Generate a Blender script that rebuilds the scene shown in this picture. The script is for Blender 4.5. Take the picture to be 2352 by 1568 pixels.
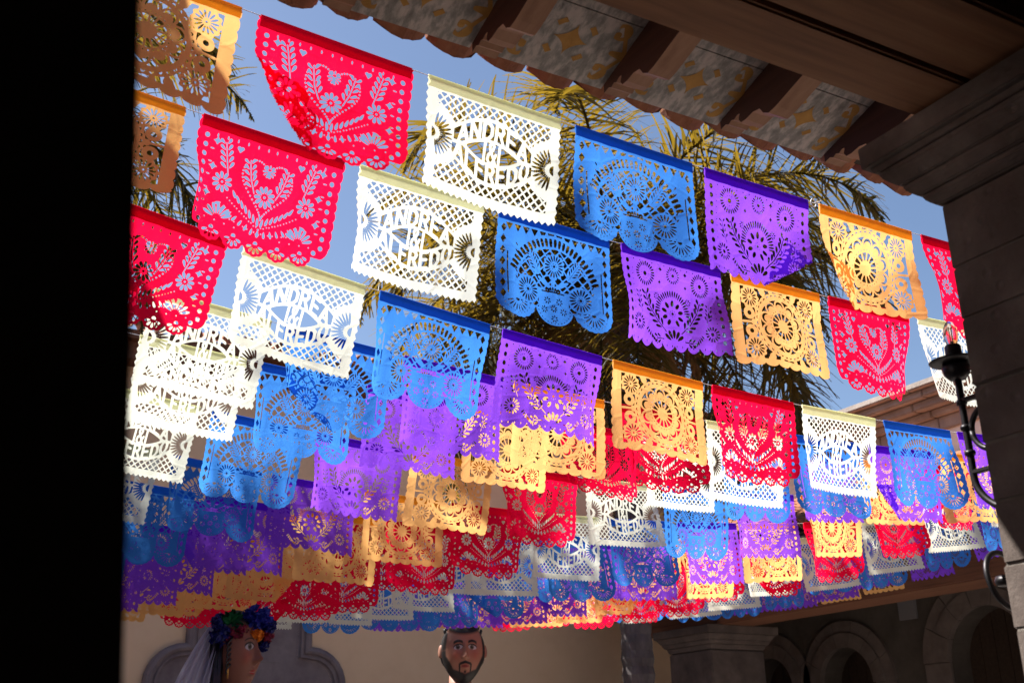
import bpy, bmesh, math, random
import numpy as np
from mathutils import Vector, Matrix

for o in list(bpy.data.objects): bpy.data.objects.remove(o)
SC = bpy.context.scene
COL = SC.collection

# ================================================================= camera, sky, sun, exposure
CAMZ = 1.6
PITCH, YAW, ROLL = math.radians(20.7), math.radians(29.5), math.radians(1.0)
FW = Vector((math.sin(YAW) * math.cos(PITCH), math.cos(YAW) * math.cos(PITCH), math.sin(PITCH)))
RT = Vector((math.cos(YAW), -math.sin(YAW), 0))
UP = RT.cross(FW)
cam = bpy.data.cameras.new('camera')
cam.sensor_width = 36; cam.lens = 39.32; cam.clip_start = 0.02; cam.clip_end = 2000
cam.dof.use_dof = True; cam.dof.focus_distance = 4.6; cam.dof.aperture_fstop = 6.3
co = bpy.data.objects.new('camera', cam); COL.objects.link(co)
R_ = RT * math.cos(ROLL) - UP * math.sin(ROLL); U_ = RT * math.sin(ROLL) + UP * math.cos(ROLL)
M = Matrix.Identity(4)
for i in range(3): M[i][0], M[i][1], M[i][2] = R_[i], U_[i], -FW[i]
M[2][3] = CAMZ
co.matrix_world = M
SC.camera = co

TO_SUN = Vector((-.44, .43, .79)).normalized()
SUN_EL = math.asin(TO_SUN.z); SUN_AZ = math.atan2(TO_SUN.x, TO_SUN.y)
w = bpy.data.worlds.new('World'); SC.world = w; w.use_nodes = True
nt = w.node_tree; bg = nt.nodes['Background']
sky = nt.nodes.new('ShaderNodeTexSky'); sky.sky_type = 'NISHITA'; sky.sun_disc = False
sky.sun_elevation = SUN_EL; sky.sun_rotation = SUN_AZ
sky.altitude = 1500; sky.air_density = 1.0; sky.dust_density = 3.0; sky.ozone_density = 1.2
nt.links.new(sky.outputs[0], bg.inputs[0]); bg.inputs[1].default_value = 0.057
sun = bpy.data.lights.new('sun', 'SUN'); sun.energy = 4.5; sun.angle = math.radians(.53); sun.color = (1, .965, .90)
so = bpy.data.objects.new('sun', sun); COL.objects.link(so)
so.rotation_mode = 'QUATERNION'; so.rotation_quaternion = TO_SUN.to_track_quat('Z', 'Y'); so.location = TO_SUN * 40
VS = SC.view_settings; VS.view_transform = 'Standard'; VS.look = 'None'; VS.exposure = 1.65; VS.gamma = 1; VS.use_curve_mapping = False
SC.cycles.use_denoising = True; SC.cycles.max_bounces = 8; SC.cycles.diffuse_bounces = 4; SC.cycles.transmission_bounces = 7
SC.cycles.transparent_max_bounces = 8; SC.cycles.sample_clamp_indirect = 6

def ray(x, y):
    """measuring helper: photo pixel (2352 wide) to a direction; used for laying out real positions"""
    a, b = x - 1176, 784 - y
    u = a * math.cos(ROLL) + b * math.sin(ROLL); v = -a * math.sin(ROLL) + b * math.cos(ROLL)
    return FW * 2569 + RT * u + UP * v
def at_depth(x, y, D): d = ray(x, y); p = d * (D / d.y); p.z += CAMZ; return p
def project(P):
    q = Vector(P) - Vector((0, 0, CAMZ)); z = q.dot(FW)
    u, v = q.dot(RT) / z * 2569, q.dot(UP) / z * 2569
    return 1176 + u * math.cos(ROLL) - v * math.sin(ROLL), 784 - (u * math.sin(ROLL) + v * math.cos(ROLL))

# ================================================================= helpers
def put(o, label=None, cat=None, group=None, kind=None):
    if label: o['label'] = label
    if cat: o['category'] = cat
    if group: o['group'] = group
    if kind: o['kind'] = kind
    return o
def thing(name, loc, label, cat, group=None):
    e = bpy.data.objects.new(name, None); e.empty_display_size = .1; e.location = loc; COL.objects.link(e)
    return put(e, label, cat, group)
def origin_of(o):
    p = Vector((0, 0, 0))
    while o is not None: p += o.location; o = o.parent
    return p

class MB:
    def __init__(s): s.v, s.f, s.m = [], [], []
    def add(s, vs, fs):
        b = len(s.v); s.v += [tuple(p) for p in vs]; s.f += [tuple(i + b for i in f) for f in fs]; return s
    def box(s, x0, x1, y0, y1, z0, z1, rz=0.0, c=None):
        P = [(x, y, z) for z in (z0, z1) for y in (y0, y1) for x in (x0, x1)]
        if rz:
            cx, cy = c if c else ((x0 + x1) / 2, (y0 + y1) / 2); cs, sn = math.cos(rz), math.sin(rz)
            P = [(cx + (x - cx) * cs - (y - cy) * sn, cy + (x - cx) * sn + (y - cy) * cs, z) for x, y, z in P]
        return s.add(P, [(0, 2, 3, 1), (4, 5, 7, 6), (0, 1, 5, 4), (2, 6, 7, 3), (0, 4, 6, 2), (1, 3, 7, 5)])
    def extrude(s, poly, axis, a, b):
        """closed 2-D polygon extruded along axis 0/1/2 from a to b; poly gives the other two coordinates in order"""
        n = len(poly)
        def mk(p, t):
            q = list(p); q.insert(axis, t); return tuple(q)
        V = [mk(p, a) for p in poly] + [mk(p, b) for p in poly]
        F = [(i, (i + 1) % n, n + (i + 1) % n, n + i) for i in range(n)] + [tuple(range(n))[::-1], tuple(range(n, 2 * n))]
        return s.add(V, F)
    def tube(s, pts, r, n=8, caps=True):
        pts = [Vector(p) for p in pts]; k = len(pts)
        rr = r if isinstance(r, (list, tuple)) else [r] * k
        V, F = [], []
        ref = None
        for i, p in enumerate(pts):
            t = (pts[min(i + 1, k - 1)] - pts[max(i - 1, 0)]).normalized()
            if ref is None: ref = Vector((0, 0, 1)) if abs(t.z) < .9 else Vector((1, 0, 0))
            a = t.cross(ref).normalized(); b = a.cross(t); ref = b
            for j in range(n):
                an = 2 * math.pi * j / n; V.append(p + (a * math.cos(an) + b * math.sin(an)) * rr[i])
        for i in range(k - 1):
            for j in range(n): F.append((i * n + j, i * n + (j + 1) % n, (i + 1) * n + (j + 1) % n, (i + 1) * n + j))
        if caps: F += [tuple(range(n))[::-1], tuple(range((k - 1) * n, k * n))]
        return s.add(V, F)
    def lathe(s, prof, c, n=24, axis=None):
        V, F = [], []; c = Vector(c)
        for (r, z) in prof:
            for j in range(n):
                a = 2 * math.pi * j / n; V.append((c.x + r * math.cos(a), c.y + r * math.sin(a), c.z + z))
        for i in range(len(prof) - 1):
            for j in range(n): F.append((i * n + j, i * n + (j + 1) % n, (i + 1) * n + (j + 1) % n, (i + 1) * n + j))
        F += [tuple(range(n))[::-1], tuple(range((len(prof) - 1) * n, len(prof) * n))]
        return s.add(V, F)
    def grid(s, P, closed=False):
        """P[i][j] points -> quad sheet"""
        n, m = len(P), len(P[0]); V = [p for r in P for p in r]
        F = [(i * m + j, i * m + (j + 1) % m, (i + 1) * m + (j + 1) % m, (i + 1) * m + j) for i in range(n - 1) for j in range(m if closed else m - 1)]
        return s.add(V, F)
    def mesh(s, name, mat, off=Vector((0, 0, 0)), smooth=False, bevel=0.0, seg=2):
        me = bpy.data.meshes.new(name)
        me.from_pydata([(x - off.x, y - off.y, z - off.z) for x, y, z in s.v], [], s.f)
        bm = bmesh.new(); bm.from_mesh(me); bmesh.ops.recalc_face_normals(bm, faces=bm.faces)
        if bevel: bmesh.ops.bevel(bm, geom=list(bm.edges), offset=bevel, segments=seg, affect='EDGES', clamp_overlap=True)
        bm.to_mesh(me); bm.free()
        if smooth: me.polygons.foreach_set('use_smooth', [True] * len(me.polygons))
        me.materials.append(mat); me.update(); return me
    def build(s, name, mat, parent=None, smooth=False, bevel=0.0, seg=2, loc=None):
        off = origin_of(parent) if parent else (Vector(loc) if loc else Vector((0, 0, 0)))
        me = s.mesh(name, mat, off, smooth, bevel, seg)
        o = bpy.data.objects.new(name, me); COL.objects.link(o)
        if parent: o.parent = parent
        elif loc: o.location = loc
        return o

# ================================================================= materials
def mat(name): m = bpy.data.materials.new(name); m.use_nodes = True; return m, m.node_tree, m.node_tree.nodes['Principled BSDF']
def N(nt, t, **k):
    n = nt.nodes.new('ShaderNode' + t)
    for a, b in k.items():
        if a.startswith('i_'): n.inputs[a[2:].replace('_', ' ')].default_value = b
        else: setattr(n, a, b)
    return n
def ramp(nt, fac, stops):
    r = N(nt, 'ValToRGB'); e = r.color_ramp.elements
    while len(e) < len(stops): e.new(.5)
    for q, (p, c) in zip(e, stops): q.position = p; q.color = (*c, 1)
    nt.links.new(fac, r.inputs[0]); return r.outputs[0]
def rough_mat(name, stops, scale=6.0, rough=.85, bump=.3, bscale=40.0, detail=8, stretch=(1, 1, 1), pits=0.0, spec=.3, dist=.02):
    m, nt, b = mat(name)
    tc = N(nt, 'TexCoord'); mp = N(nt, 'Mapping'); mp.inputs['Scale'].default_value = stretch
    nt.links.new(tc.outputs['Object'], mp.inputs[0])
    n1 = N(nt, 'TexNoise', i_Scale=scale, i_Detail=detail, i_Roughness=.62); nt.links.new(mp.outputs[0], n1.inputs['Vector'])
    nt.links.new(ramp(nt, n1.outputs['Fac'], stops), b.inputs['Base Color'])
    n2 = N(nt, 'TexNoise', i_Scale=bscale, i_Detail=6, i_Roughness=.7); nt.links.new(mp.outputs[0], n2.inputs['Vector'])
    h = n2.outputs['Fac']
    if pits:
        vo = N(nt, 'TexVoronoi', i_Scale=bscale * .55); nt.links.new(mp.outputs[0], vo.inputs['Vector'])
        mr = N(nt, 'MapRange'); mr.inputs['From Min'].default_value = .0; mr.inputs['From Max'].default_value = .28; nt.links.new(vo.outputs['Distance'], mr.inputs[0])
        ad = N(nt, 'Math', operation='MULTIPLY_ADD'); ad.inputs[1].default_value = pits; nt.links.new(mr.outputs[0], ad.inputs[0]); nt.links.new(h, ad.inputs[2]); h = ad.outputs[0]
    bp = N(nt, 'Bump', i_Strength=bump, i_Distance=dist); nt.links.new(h, bp.inputs['Height']); nt.links.new(bp.outputs[0], b.inputs['Normal'])
    b.inputs['Roughness'].default_value = rough; b.inputs['Specular IOR Level'].default_value = spec
    return m
def paper_mat(name, col, trans=.68, var=.10):
    """dyed tissue: part of the light scatters back, part comes through"""
    m, nt, b = mat(name); nt.nodes.remove(b); out = nt.nodes['Material Output']
    tc = N(nt, 'TexCoord'); oi = N(nt, 'ObjectInfo')
    ad = N(nt, 'VectorMath', operation='ADD'); nt.links.new(tc.outputs['Object'], ad.inputs[0]); nt.links.new(oi.outputs['Random'], ad.inputs[1])
    n1 = N(nt, 'TexNoise', i_Scale=240.0, i_Detail=3); nt.links.new(tc.outputs['Object'], n1.inputs['Vector'])
    n2 = N(nt, 'TexNoise', i_Scale=7.0, i_Detail=4); nt.links.new(ad.outputs[0], n2.inputs['Vector'])
    mx = N(nt, 'Math', operation='ADD'); nt.links.new(n1.outputs['Fac'], mx.inputs[0]); nt.links.new(n2.outputs['Fac'], mx.inputs[1])
    mr = N(nt, 'MapRange'); mr.inputs['From Min'].default_value = .6; mr.inputs['From Max'].default_value = 1.4; mr.inputs['To Min'].default_value = 1 - var; mr.inputs['To Max'].default_value = 1 + var
    nt.links.new(mx.outputs[0], mr.inputs[0])
    mul = N(nt, 'VectorMath', operation='SCALE'); mul.inputs[0].default_value = col; nt.links.new(mr.outputs[0], mul.inputs['Scale'])
    n3 = N(nt, 'TexVoronoi', i_Scale=11.0, feature='DISTANCE_TO_EDGE'); nt.links.new(ad.outputs[0], n3.inputs['Vector'])
    cr = N(nt, 'MapRange'); cr.inputs['From Max'].default_value = .10; nt.links.new(n3.outputs['Distance'], cr.inputs[0])
    hs = N(nt, 'Math', operation='MULTIPLY_ADD'); hs.inputs[1].default_value = .22; nt.links.new(cr.outputs[0], hs.inputs[0]); nt.links.new(n2.outputs['Fac'], hs.inputs[2])
    bp = N(nt, 'Bump', i_Strength=.45, i_Distance=.007); nt.links.new(hs.outputs[0], bp.inputs['Height'])
    d = N(nt, 'BsdfDiffuse'); t = N(nt, 'BsdfTranslucent'); ms = N(nt, 'MixShader'); ms.inputs[0].default_value = trans
    for q in (d, t): nt.links.new(mul.outputs[0], q.inputs['Color']); nt.links.new(bp.outputs[0], q.inputs['Normal'])
    nt.links.new(d.outputs[0], ms.inputs[1]); nt.links.new(t.outputs[0], ms.inputs[2]); nt.links.new(ms.outputs[0], out.inputs[0])
    return m
def leaf_mat(name, front, back, rough=.38, spec=.5):
    m, nt, b = mat(name); out = nt.nodes['Material Output']
    oi = N(nt, 'ObjectInfo'); tc = N(nt, 'TexCoord')
    n1 = N(nt, 'TexNoise', i_Scale=5.0, i_Detail=3); nt.links.new(tc.outputs['Object'], n1.inputs['Vector'])
    c = ramp(nt, n1.outputs['Fac'], [(.3, front[0]), (.55, front[1]), (.8, front[2])])
    nt.links.new(c, b.inputs['Base Color']); b.inputs['Roughness'].default_value = rough; b.inputs['Specular IOR Level'].default_value = spec
    t = N(nt, 'BsdfTranslucent'); t.inputs[0].default_value = (*back, 1); ms = N(nt, 'MixShader'); ms.inputs[0].default_value = .36
    nt.links.new(b.outputs[0], ms.inputs[1]); nt.links.new(t.outputs[0], ms.inputs[2]); nt.links.new(ms.outputs[0], out.inputs[0])
    return m
def plain(name, col, rough=.6, metal=0.0, spec=.4):
    m, nt, b = mat(name); b.inputs['Base Color'].default_value = (*col, 1); b.inputs['Roughness'].default_value = rough; b.inputs['Metallic'].default_value = metal; b.inputs['Specular IOR Level'].default_value = spec
    return m
def wood_mat(name, dark, mid, light, along=0, rough=.7):
    st = [30, 30, 30]; st[along] = 1.6
    return rough_mat(name, [(.25, dark), (.5, mid), (.78, light)], scale=1.0, rough=rough, bump=.35, bscale=2.2, detail=10, stretch=st, dist=.004)

M_STONE = rough_mat('cantera_stone', [(.25, (.07, .052, .045)), (.5, (.13, .102, .089)), (.75, (.22, .182, .16))], 5, .92, .6, 38, pits=1.2, dist=.006)
M_STONE2 = rough_mat('pink_grey_stone', [(.25, (.20, .168, .15)), (.5, (.29, .25, .225)), (.78, (.40, .355, .325))], 3, .92, .5, 22, pits=.8, dist=.01)
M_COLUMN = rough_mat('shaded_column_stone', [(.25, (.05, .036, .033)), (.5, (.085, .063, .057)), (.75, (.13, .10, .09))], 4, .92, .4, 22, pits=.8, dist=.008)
M_MORTAR = rough_mat('mortar', [(.3, (.14, .12, .10)), (.7, (.22, .19, .17))], 20, .95, .5, 60)
M_PLASTER = rough_mat('tan_plaster', [(.3, (.72, .48, .31)), (.5, (.78, .535, .35)), (.72, (.81, .57, .385))], 1.3, .9, .12, 14, detail=9)
M_WHITEWASH = rough_mat('whitewash', [(.3, (.66, .64, .60)), (.7, (.80, .79, .76))], 4, .9, .3, 25)
M_WOOD = wood_mat('lintel_wood', (.13, .055, .026), (.24, .11, .052), (.33, .165, .08), 0)
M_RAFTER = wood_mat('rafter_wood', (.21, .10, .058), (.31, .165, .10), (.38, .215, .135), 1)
M_RAFTER_SIDE = wood_mat('rafter_side_wood', (.035, .012, .007), (.06, .022, .013), (.085, .032, .019), 1)  # side faces, darker red-brown than the rest of the rafter
M_BEAM = wood_mat('red_brown_beam', (.085, .032, .018), (.15, .06, .033), (.21, .092, .05), 1)
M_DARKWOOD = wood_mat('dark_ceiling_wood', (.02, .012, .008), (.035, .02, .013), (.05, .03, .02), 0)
M_PANEL = rough_mat('weathered_panel', [(.30, (.20, .185, .17)), (.46, (.31, .29, .265)), (.58, (.52, .45, .415)), (.8, (.60, .52, .475))], 42, .9, .25, 60, detail=10, stretch=(1, .35, 1))
M_OCHRE = rough_mat('ochre_stencil', [(.3, (.36, .18, .045)), (.7, (.52, .28, .075))], 22, .85, .2, 60)
M_TILE = rough_mat('clay_tile', [(.25, (.16, .06, .035)), (.5, (.33, .13, .07)), (.75, (.46, .22, .13))], 9, .9, .4, 40)
M_FLOOR = rough_mat('courtyard_paving', [(.3, (.38, .33, .285)), (.7, (.48, .42, .37))], 2, .9, .3, 12)
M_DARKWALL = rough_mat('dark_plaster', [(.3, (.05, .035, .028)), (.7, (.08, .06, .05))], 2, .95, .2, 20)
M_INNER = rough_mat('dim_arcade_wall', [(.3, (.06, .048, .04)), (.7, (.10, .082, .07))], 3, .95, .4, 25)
M_IRON = plain('wrought_iron', (.018, .016, .018), .42, .6, .5)
M_STRING = plain('white_string', (.85, .85, .85), .6)
M_GOLD = plain('gold', (.55, .30, .08), .35, .9)
M_PAPER = dict(red=paper_mat('red_tissue', (.86, .004, .050)), white=paper_mat('white_tissue', (.72, .735, .635), var=.04), blue=paper_mat('blue_tissue', (.048, .225, .67)),
               purple=paper_mat('purple_tissue', (.26, .070, .75)), yellow=paper_mat('yellow_tissue', (.90, .495, .17), var=.06))

M_HEADER = dict(red=paper_mat('red_fold', (.80, .003, .030), .22), white=paper_mat('white_fold', (.84, .83, .52), .58, .04), blue=paper_mat('blue_fold', (.02, .15, .62), .3),
               purple=paper_mat('purple_fold', (.16, .015, .62), .3), yellow=paper_mat('yellow_fold', (.95, .46, .035), .4, .06))
# ---------------------------------------------------------------- cut-paper designs (implicit fields: > 0 is paper)
NX = 236
UMIN, UMAX, VMIN, VMAX = -0.03, 1.03, -0.005, 0.835
NY = int(NX * (VMAX - VMIN) / (UMAX - UMIN))
GU, GV = np.meshgrid(np.linspace(UMIN, UMAX, NX + 1), np.linspace(VMIN, VMAX, NY + 1))

class Cut:
    """Field of one sheet; hole() cuts, every shape is a signed size (> 0 inside)."""
    def __init__(s, f): s.f = f
    def hole(s, h): s.f = np.minimum(s.f, -h)
    def add(s, h): s.f = np.maximum(s.f, h)

def rot(cx, cy, a):
    x, y = GU - cx, GV - cy
    c, n = math.cos(a), math.sin(a)
    return x * c + y * n, -x * n + y * c
def circ(cx, cy, r): return r - np.hypot(GU - cx, GV - cy)
def ell(cx, cy, a, b, ang=0.0):
    x, y = rot(cx, cy, ang)
    return (1 - np.sqrt((x / a) ** 2 + (y / b) ** 2)) * min(a, b)
def leaf(x0, y0, ang, L, w, t=0.5):
    """tear-drop from (x0,y0) along ang (v points down), fat end outwards when t > 0"""
    x, y = rot(x0 + math.cos(ang) * L / 2, y0 + math.sin(ang) * L / 2, ang)
    k = 1 + t * np.clip(2 * x / L, -1, 1)
    return (1 - np.sqrt((2 * x / L) ** 2 + (y / (w * 0.5 * np.maximum(k, .15))) ** 2)) * w * 0.5
def seg(x0, y0, x1, y1, w):
    dx, dy = x1 - x0, y1 - y0
    t = np.clip(((GU - x0) * dx + (GV - y0) * dy) / (dx * dx + dy * dy + 1e-9), 0, 1)
    return w / 2 - np.hypot(GU - x0 - t * dx, GV - y0 - t * dy)
def star4(cx, cy, s):
    x, y = np.abs(GU - cx), np.abs(GV - cy)
    return (s - (x ** .62 + y ** .62 + 1e-9) ** (1 / .62)) * .7
def heart(cx, cy, s):
    x, y = np.abs(GU - cx), -(GV - cy)
    a = circ(cx - s * .45, cy - s * .25, s * .52); b = circ(cx + s * .45, cy - s * .25, s * .52)
    t = np.minimum((y + s * 1.05) - x * 1.22, s * .2 - (y - s * .05)) * .6
    return np.maximum(np.maximum(a, b), t)
def box(x0, y0, x1, y1): return np.minimum(np.minimum(GU - x0, x1 - GU), np.minimum(GV - y0, y1 - GV))
def flower(C, cx, cy, r0, r1, n, w, ph=0.0, dot=0.0, t=.35, a0=0, a1=2 * math.pi):
    for i in range(n):
        a = a0 + (a1 - a0) * i / n + ph
        C.hole(leaf(cx + math.cos(a) * r0, cy + math.sin(a) * r0, a, r1 - r0, w, t))
    if dot: C.hole(circ(cx, cy, dot))
def fan(C, cx, cy, r0, r1, n, w, a0, a1, t=.35):
    for i in range(n):
        a = a0 + (a1 - a0) * i / (n - 1)
        C.hole(leaf(cx + math.cos(a) * r0, cy + math.sin(a) * r0, a, r1 - r0, w, t))
def branch(C, pts, n, L, w, spread=.75, stem=.008, sides=(-1, 1), s0=.05):
    for (a, b) in zip(pts[:-1], pts[1:]): C.hole(seg(a[0], a[1], b[0], b[1], stem))
    P = np.array(pts, float); d = np.hypot(*(P[1:] - P[:-1]).T); S = np.concatenate([[0], np.cumsum(d)])
    for i in range(n):
        s = S[-1] * (s0 + (1 - s0) * (i + .5) / n)
        x, y = np.interp(s, S, P[:, 0]), np.interp(s, S, P[:, 1])
        j = min(int(np.searchsorted(S, s)) , len(pts) - 1); j = max(j, 1)
        a = math.atan2(*(P[j] - P[j - 1])[::-1])
        for sd in sides:
            aa = a + sd * spread
            C.hole(leaf(x + math.cos(aa) * .014, y + math.sin(aa) * .014, aa, L * (1 - .25 * i / n), w, .5))
def mirror(C):
    """make the hole pattern symmetric about u = 0.5"""
    C.f = np.minimum(C.f, C.f[:, ::-1])
def edge_bumps(v, n, amp): return amp * np.sqrt(np.abs(np.sin(math.pi * v * n)))
def lattice(p, strip):
    a = (GU + GV * 1.0) / p; b = (GU - GV * 1.0) / p
    da = np.abs(a - np.floor(a) - .5); db = np.abs(b - np.floor(b) - .5)
    return (.5 - np.maximum(da, db)) * p * .7 - strip / 2

# --- red: heart of dots, feathers, half-flower hem
def design_red():
    side = .012 + edge_bumps(GV - .02, 15, .016)
    base = np.minimum(np.minimum(GU + side - .012, 1 - GU + side - .012), .685 - GV)
    cr = .10
    x, y = np.maximum(np.abs(GU - .5) - (.5 + .008 - cr), 0), np.maximum(GV - (.70 - cr), 0)
    base = np.minimum(base, np.where((x > 0) & (y > 0), cr - np.hypot(x, y), base + 1))
    C = Cut(np.minimum(base, GV))
    for i in range(5):
        cx, cy = .19 + .155 * i, .685 + .02 * math.sin(math.pi * i / 4)
        th = np.arctan2(GV - cy, GU - cx)
        C.add(.078 + .007 * np.abs(np.sin(th * 5)) - np.hypot(GU - cx, GV - cy))
    C.f = np.minimum(C.f, GV)
    for i in range(5):
        cx, cy = .19 + .155 * i, .685 + .02 * math.sin(math.pi * i / 4)
        fan(C, cx, cy + .008, .022, .060, 5, .018, .35, math.pi - .35)
        C.hole(np.minimum(circ(cx, cy, .015), cy + .002 - GV + .005))
    for k in range(9): C.hole(circ(.052, .115 + k * .0625, .0165))
    C.hole(circ(.095, .655, .0165))
    for (cx, cy) in ((.125, .135), (.125, .30), (.115, .475)): C.hole(star4(cx, cy, .034))
    C.hole(heart(.285, .145, .024))
    branch(C, [(.235, .33), (.215, .25), (.185, .13)], 5, .055, .019, .7)
    branch(C, [(.425, .40), (.39, .32), (.365, .21)], 5, .052, .018, .7)
    flower(C, .205, .385, .02, .068, 10, .022, .1, .008)
    fan(C, .215, .625, .03, .105, 7, .02, -2.75, -.45)
    for i in range(34):
        t = math.pi * (i + .5) / 34
        X = .165 * math.sin(t) ** 3; Y = .13 * math.cos(t) - .05 * math.cos(2 * t) - .02 * math.cos(3 * t) - .01 * math.cos(4 * t)
        C.hole(circ(.5 - X * 1.05, .335 - Y * 1.28, .0068))
    for i in range(7):
        t = i / 6.0
        x0, y0 = .285 + .195 * t, .415 + .165 * t - .04 * t * t
        C.hole(leaf(x0, y0, 1.05 + .35 * t, .056, .018, .4))
        x1, y1 = .225 + .235 * t, .515 + .13 * t - .03 * t * t
        C.hole(leaf(x1, y1, 2.75 - 1.0 * t, .046, .017, .4))
        C.hole(circ(.258 + .225 * t, .475 + .165 * t - .04 * t * t, .0052)); C.hole(circ(.278 + .225 * t, .488 + .165 * t - .04 * t * t, .0052))
        C.hole(circ(.30 + .19 * t, .605 + .04 * t, .005))
    for i in range(6): C.hole(circ(.135 + .068 * i, .648 - .006 * abs(i - 3), .0055)); C.hole(leaf(.12 + .07 * i, .085, math.pi / 2, .026, .011, .2))
    for i in range(5): C.hole(leaf(.085, .19 + .085 * i, .0, .030, .010, .2))
    mirror(C)
    flower(C, .5, .235, .016, .046, 11, .013, .2, .006)
    flower(C, .5, .405, .022, .072, 11, .023, -math.pi / 2, .009)
    C.hole(leaf(.5, .615, math.pi / 2, .05, .018))
    return C.f

# --- letters, strokes in a unit box, y up
LET = {
 'A': [(.06, 0, .5, 1), (.94, 0, .5, 1), (.24, .34, .76, .34)],
 'N': [(.1, 0, .1, 1), (.9, 0, .9, 1), (.1, 1, .9, 0)],
 'D': [(.12, 0, .12, 1), (.12, 1, .6, .95), (.6, .95, .88, .72), (.88, .72, .88, .28), (.88, .28, .6, .05), (.6, .05, .12, 0)],
 'R': [(.12, 0, .12, 1), (.12, 1, .7, .97), (.7, .97, .85, .76), (.85, .76, .68, .53), (.68, .53, .12, .5), (.5, .5, .92, 0)],
 'E': [(.14, 0, .14, 1), (.14, 1, .88, 1), (.14, .52, .76, .52), (.14, 0, .88, 0)],
 'L': [(.16, 0, .16, 1), (.16, .02, .88, .02)],
 'F': [(.16, 0, .16, 1), (.16, 1, .88, 1), (.16, .55, .74, .55)],
 'O': [(.12, .3, .12, .7), (.12, .7, .34, .97), (.34, .97, .66, .97), (.66, .97, .88, .7), (.88, .7, .88, .3), (.88, .3, .66, .03), (.66, .03, .34, .03), (.34, .03, .12, .3)],
 '&': [(.95, .02, .28, .72), (.28, .72, .25, .88), (.25, .88, .45, 1), (.45, 1, .66, .88), (.66, .88, .6, .7), (.6, .7, .16, .4), (.16, .4, .1, .18), (.1, .18, .36, 0), (.36, 0, .62, .08), (.62, .08, .92, .5)],
}
def glyph(ch, lx, ly, sx, sy, w):
    """stroke size (> 0 on the stroke) of a letter in local coordinates lx, ly scaled to sx, sy"""
    best = np.full(lx.shape, -9.0)
    for (x0, y0, x1, y1) in LET[ch]:
        ax, ay, bx, by = x0 * sx, y0 * sy, x1 * sx, y1 * sy
        dx, dy = bx - ax, by - ay
        px, py = lx * sx - ax, ly * sy - ay
        t = np.clip((px * dx + py * dy) / (dx * dx + dy * dy + 1e-9), 0, 1)
        best = np.maximum(best, w / 2 - np.hypot(px - t * dx, py - t * dy))
    return best

# --- white: lattice, two fans, the couple's names round an eye
def design_white():
    zz = np.abs(((GV * 17) % 1.0) - .5) * .030
    zb = np.abs(((GU * 22) % 1.0) - .5) * .042
    C = Cut(np.minimum(np.minimum(GU + zz - .008, 1 - GU + zz - .008), np.minimum(.715 + zb - GV, GV)))
    cx, cy = .5, .375
    x, y = GU - cx, -(GV - cy)
    ay = np.abs(y)
    yin = .082 * (1 - (x / .245) ** 2)
    yout = yin + .112
    rim = (ay - yout - .024) * .85
    disc = lambda q: np.hypot(GU - q, GV - .375) - .205        # keep the fan discs free of lattice
    scal = .009 * np.abs(np.sin(np.arctan2(GV - .375, GU - .05) * 13))
    scal2 = .009 * np.abs(np.sin(np.arctan2(GV - .375, GU - .95) * 13))
    out = np.minimum(np.minimum(rim, disc(.04) - scal), disc(.96) - scal2)
    tri = np.minimum(GU - .075 - .1 * np.maximum(0, .2 - np.abs(GV - .375)), 1 - .075 - GU)
    C.hole(np.minimum(np.minimum(lattice(.060, .0115), out), np.minimum(box(.075, .082, .925, .662), tri)))
    s = (ay - yin) / .112
    band = np.minimum(np.minimum(ay - yin, yout - ay), ay - .012)
    for word, sg, sx, lim in (('ANDREA', 1, .27, .29), ('ALFREDO', -1, .285, .30)):
        n = len(word); letters = np.full(GU.shape, -9.0); w = 2 * sx / n
        for i, ch in enumerate(word):
            lx = ((x + sx) / w - i - .08) / .84
            m = (lx > -.6) & (lx < 1.6)
            g = glyph(ch, lx, s if sg > 0 else 1 - s, w * .84, .112, .024); letters = np.where(m, np.maximum(letters, g), letters)
        C.hole(np.minimum(np.minimum(band, -letters), np.minimum(sg * y - .005, lim - np.abs(x))))
    eye = np.minimum(.066 * (1 - (x / .20) ** 2) - ay, .19 - np.abs(x))
    bars = np.maximum(.010 - np.abs(x + .055), .010 - np.abs(x - .055))
    amp = glyph('&', (x + .036) / .072, (y + .068) / .136, .072, .136, .019)
    C.hole(np.minimum(eye, -np.maximum(bars, amp)))
    fan(C, .055, .375, .045, .150, 13, .017, -1.35, 1.35, .1)
    C.hole(np.minimum(circ(.035, .375, .036), GU - .040))
    C2 = Cut(C.f); fan(C2, .945, .375, .045, .150, 13, .017, math.pi - 1.35, math.pi + 1.35, .1)
    C2.hole(np.minimum(circ(.965, .375, .036), .960 - GU))
    return C2.f

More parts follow.
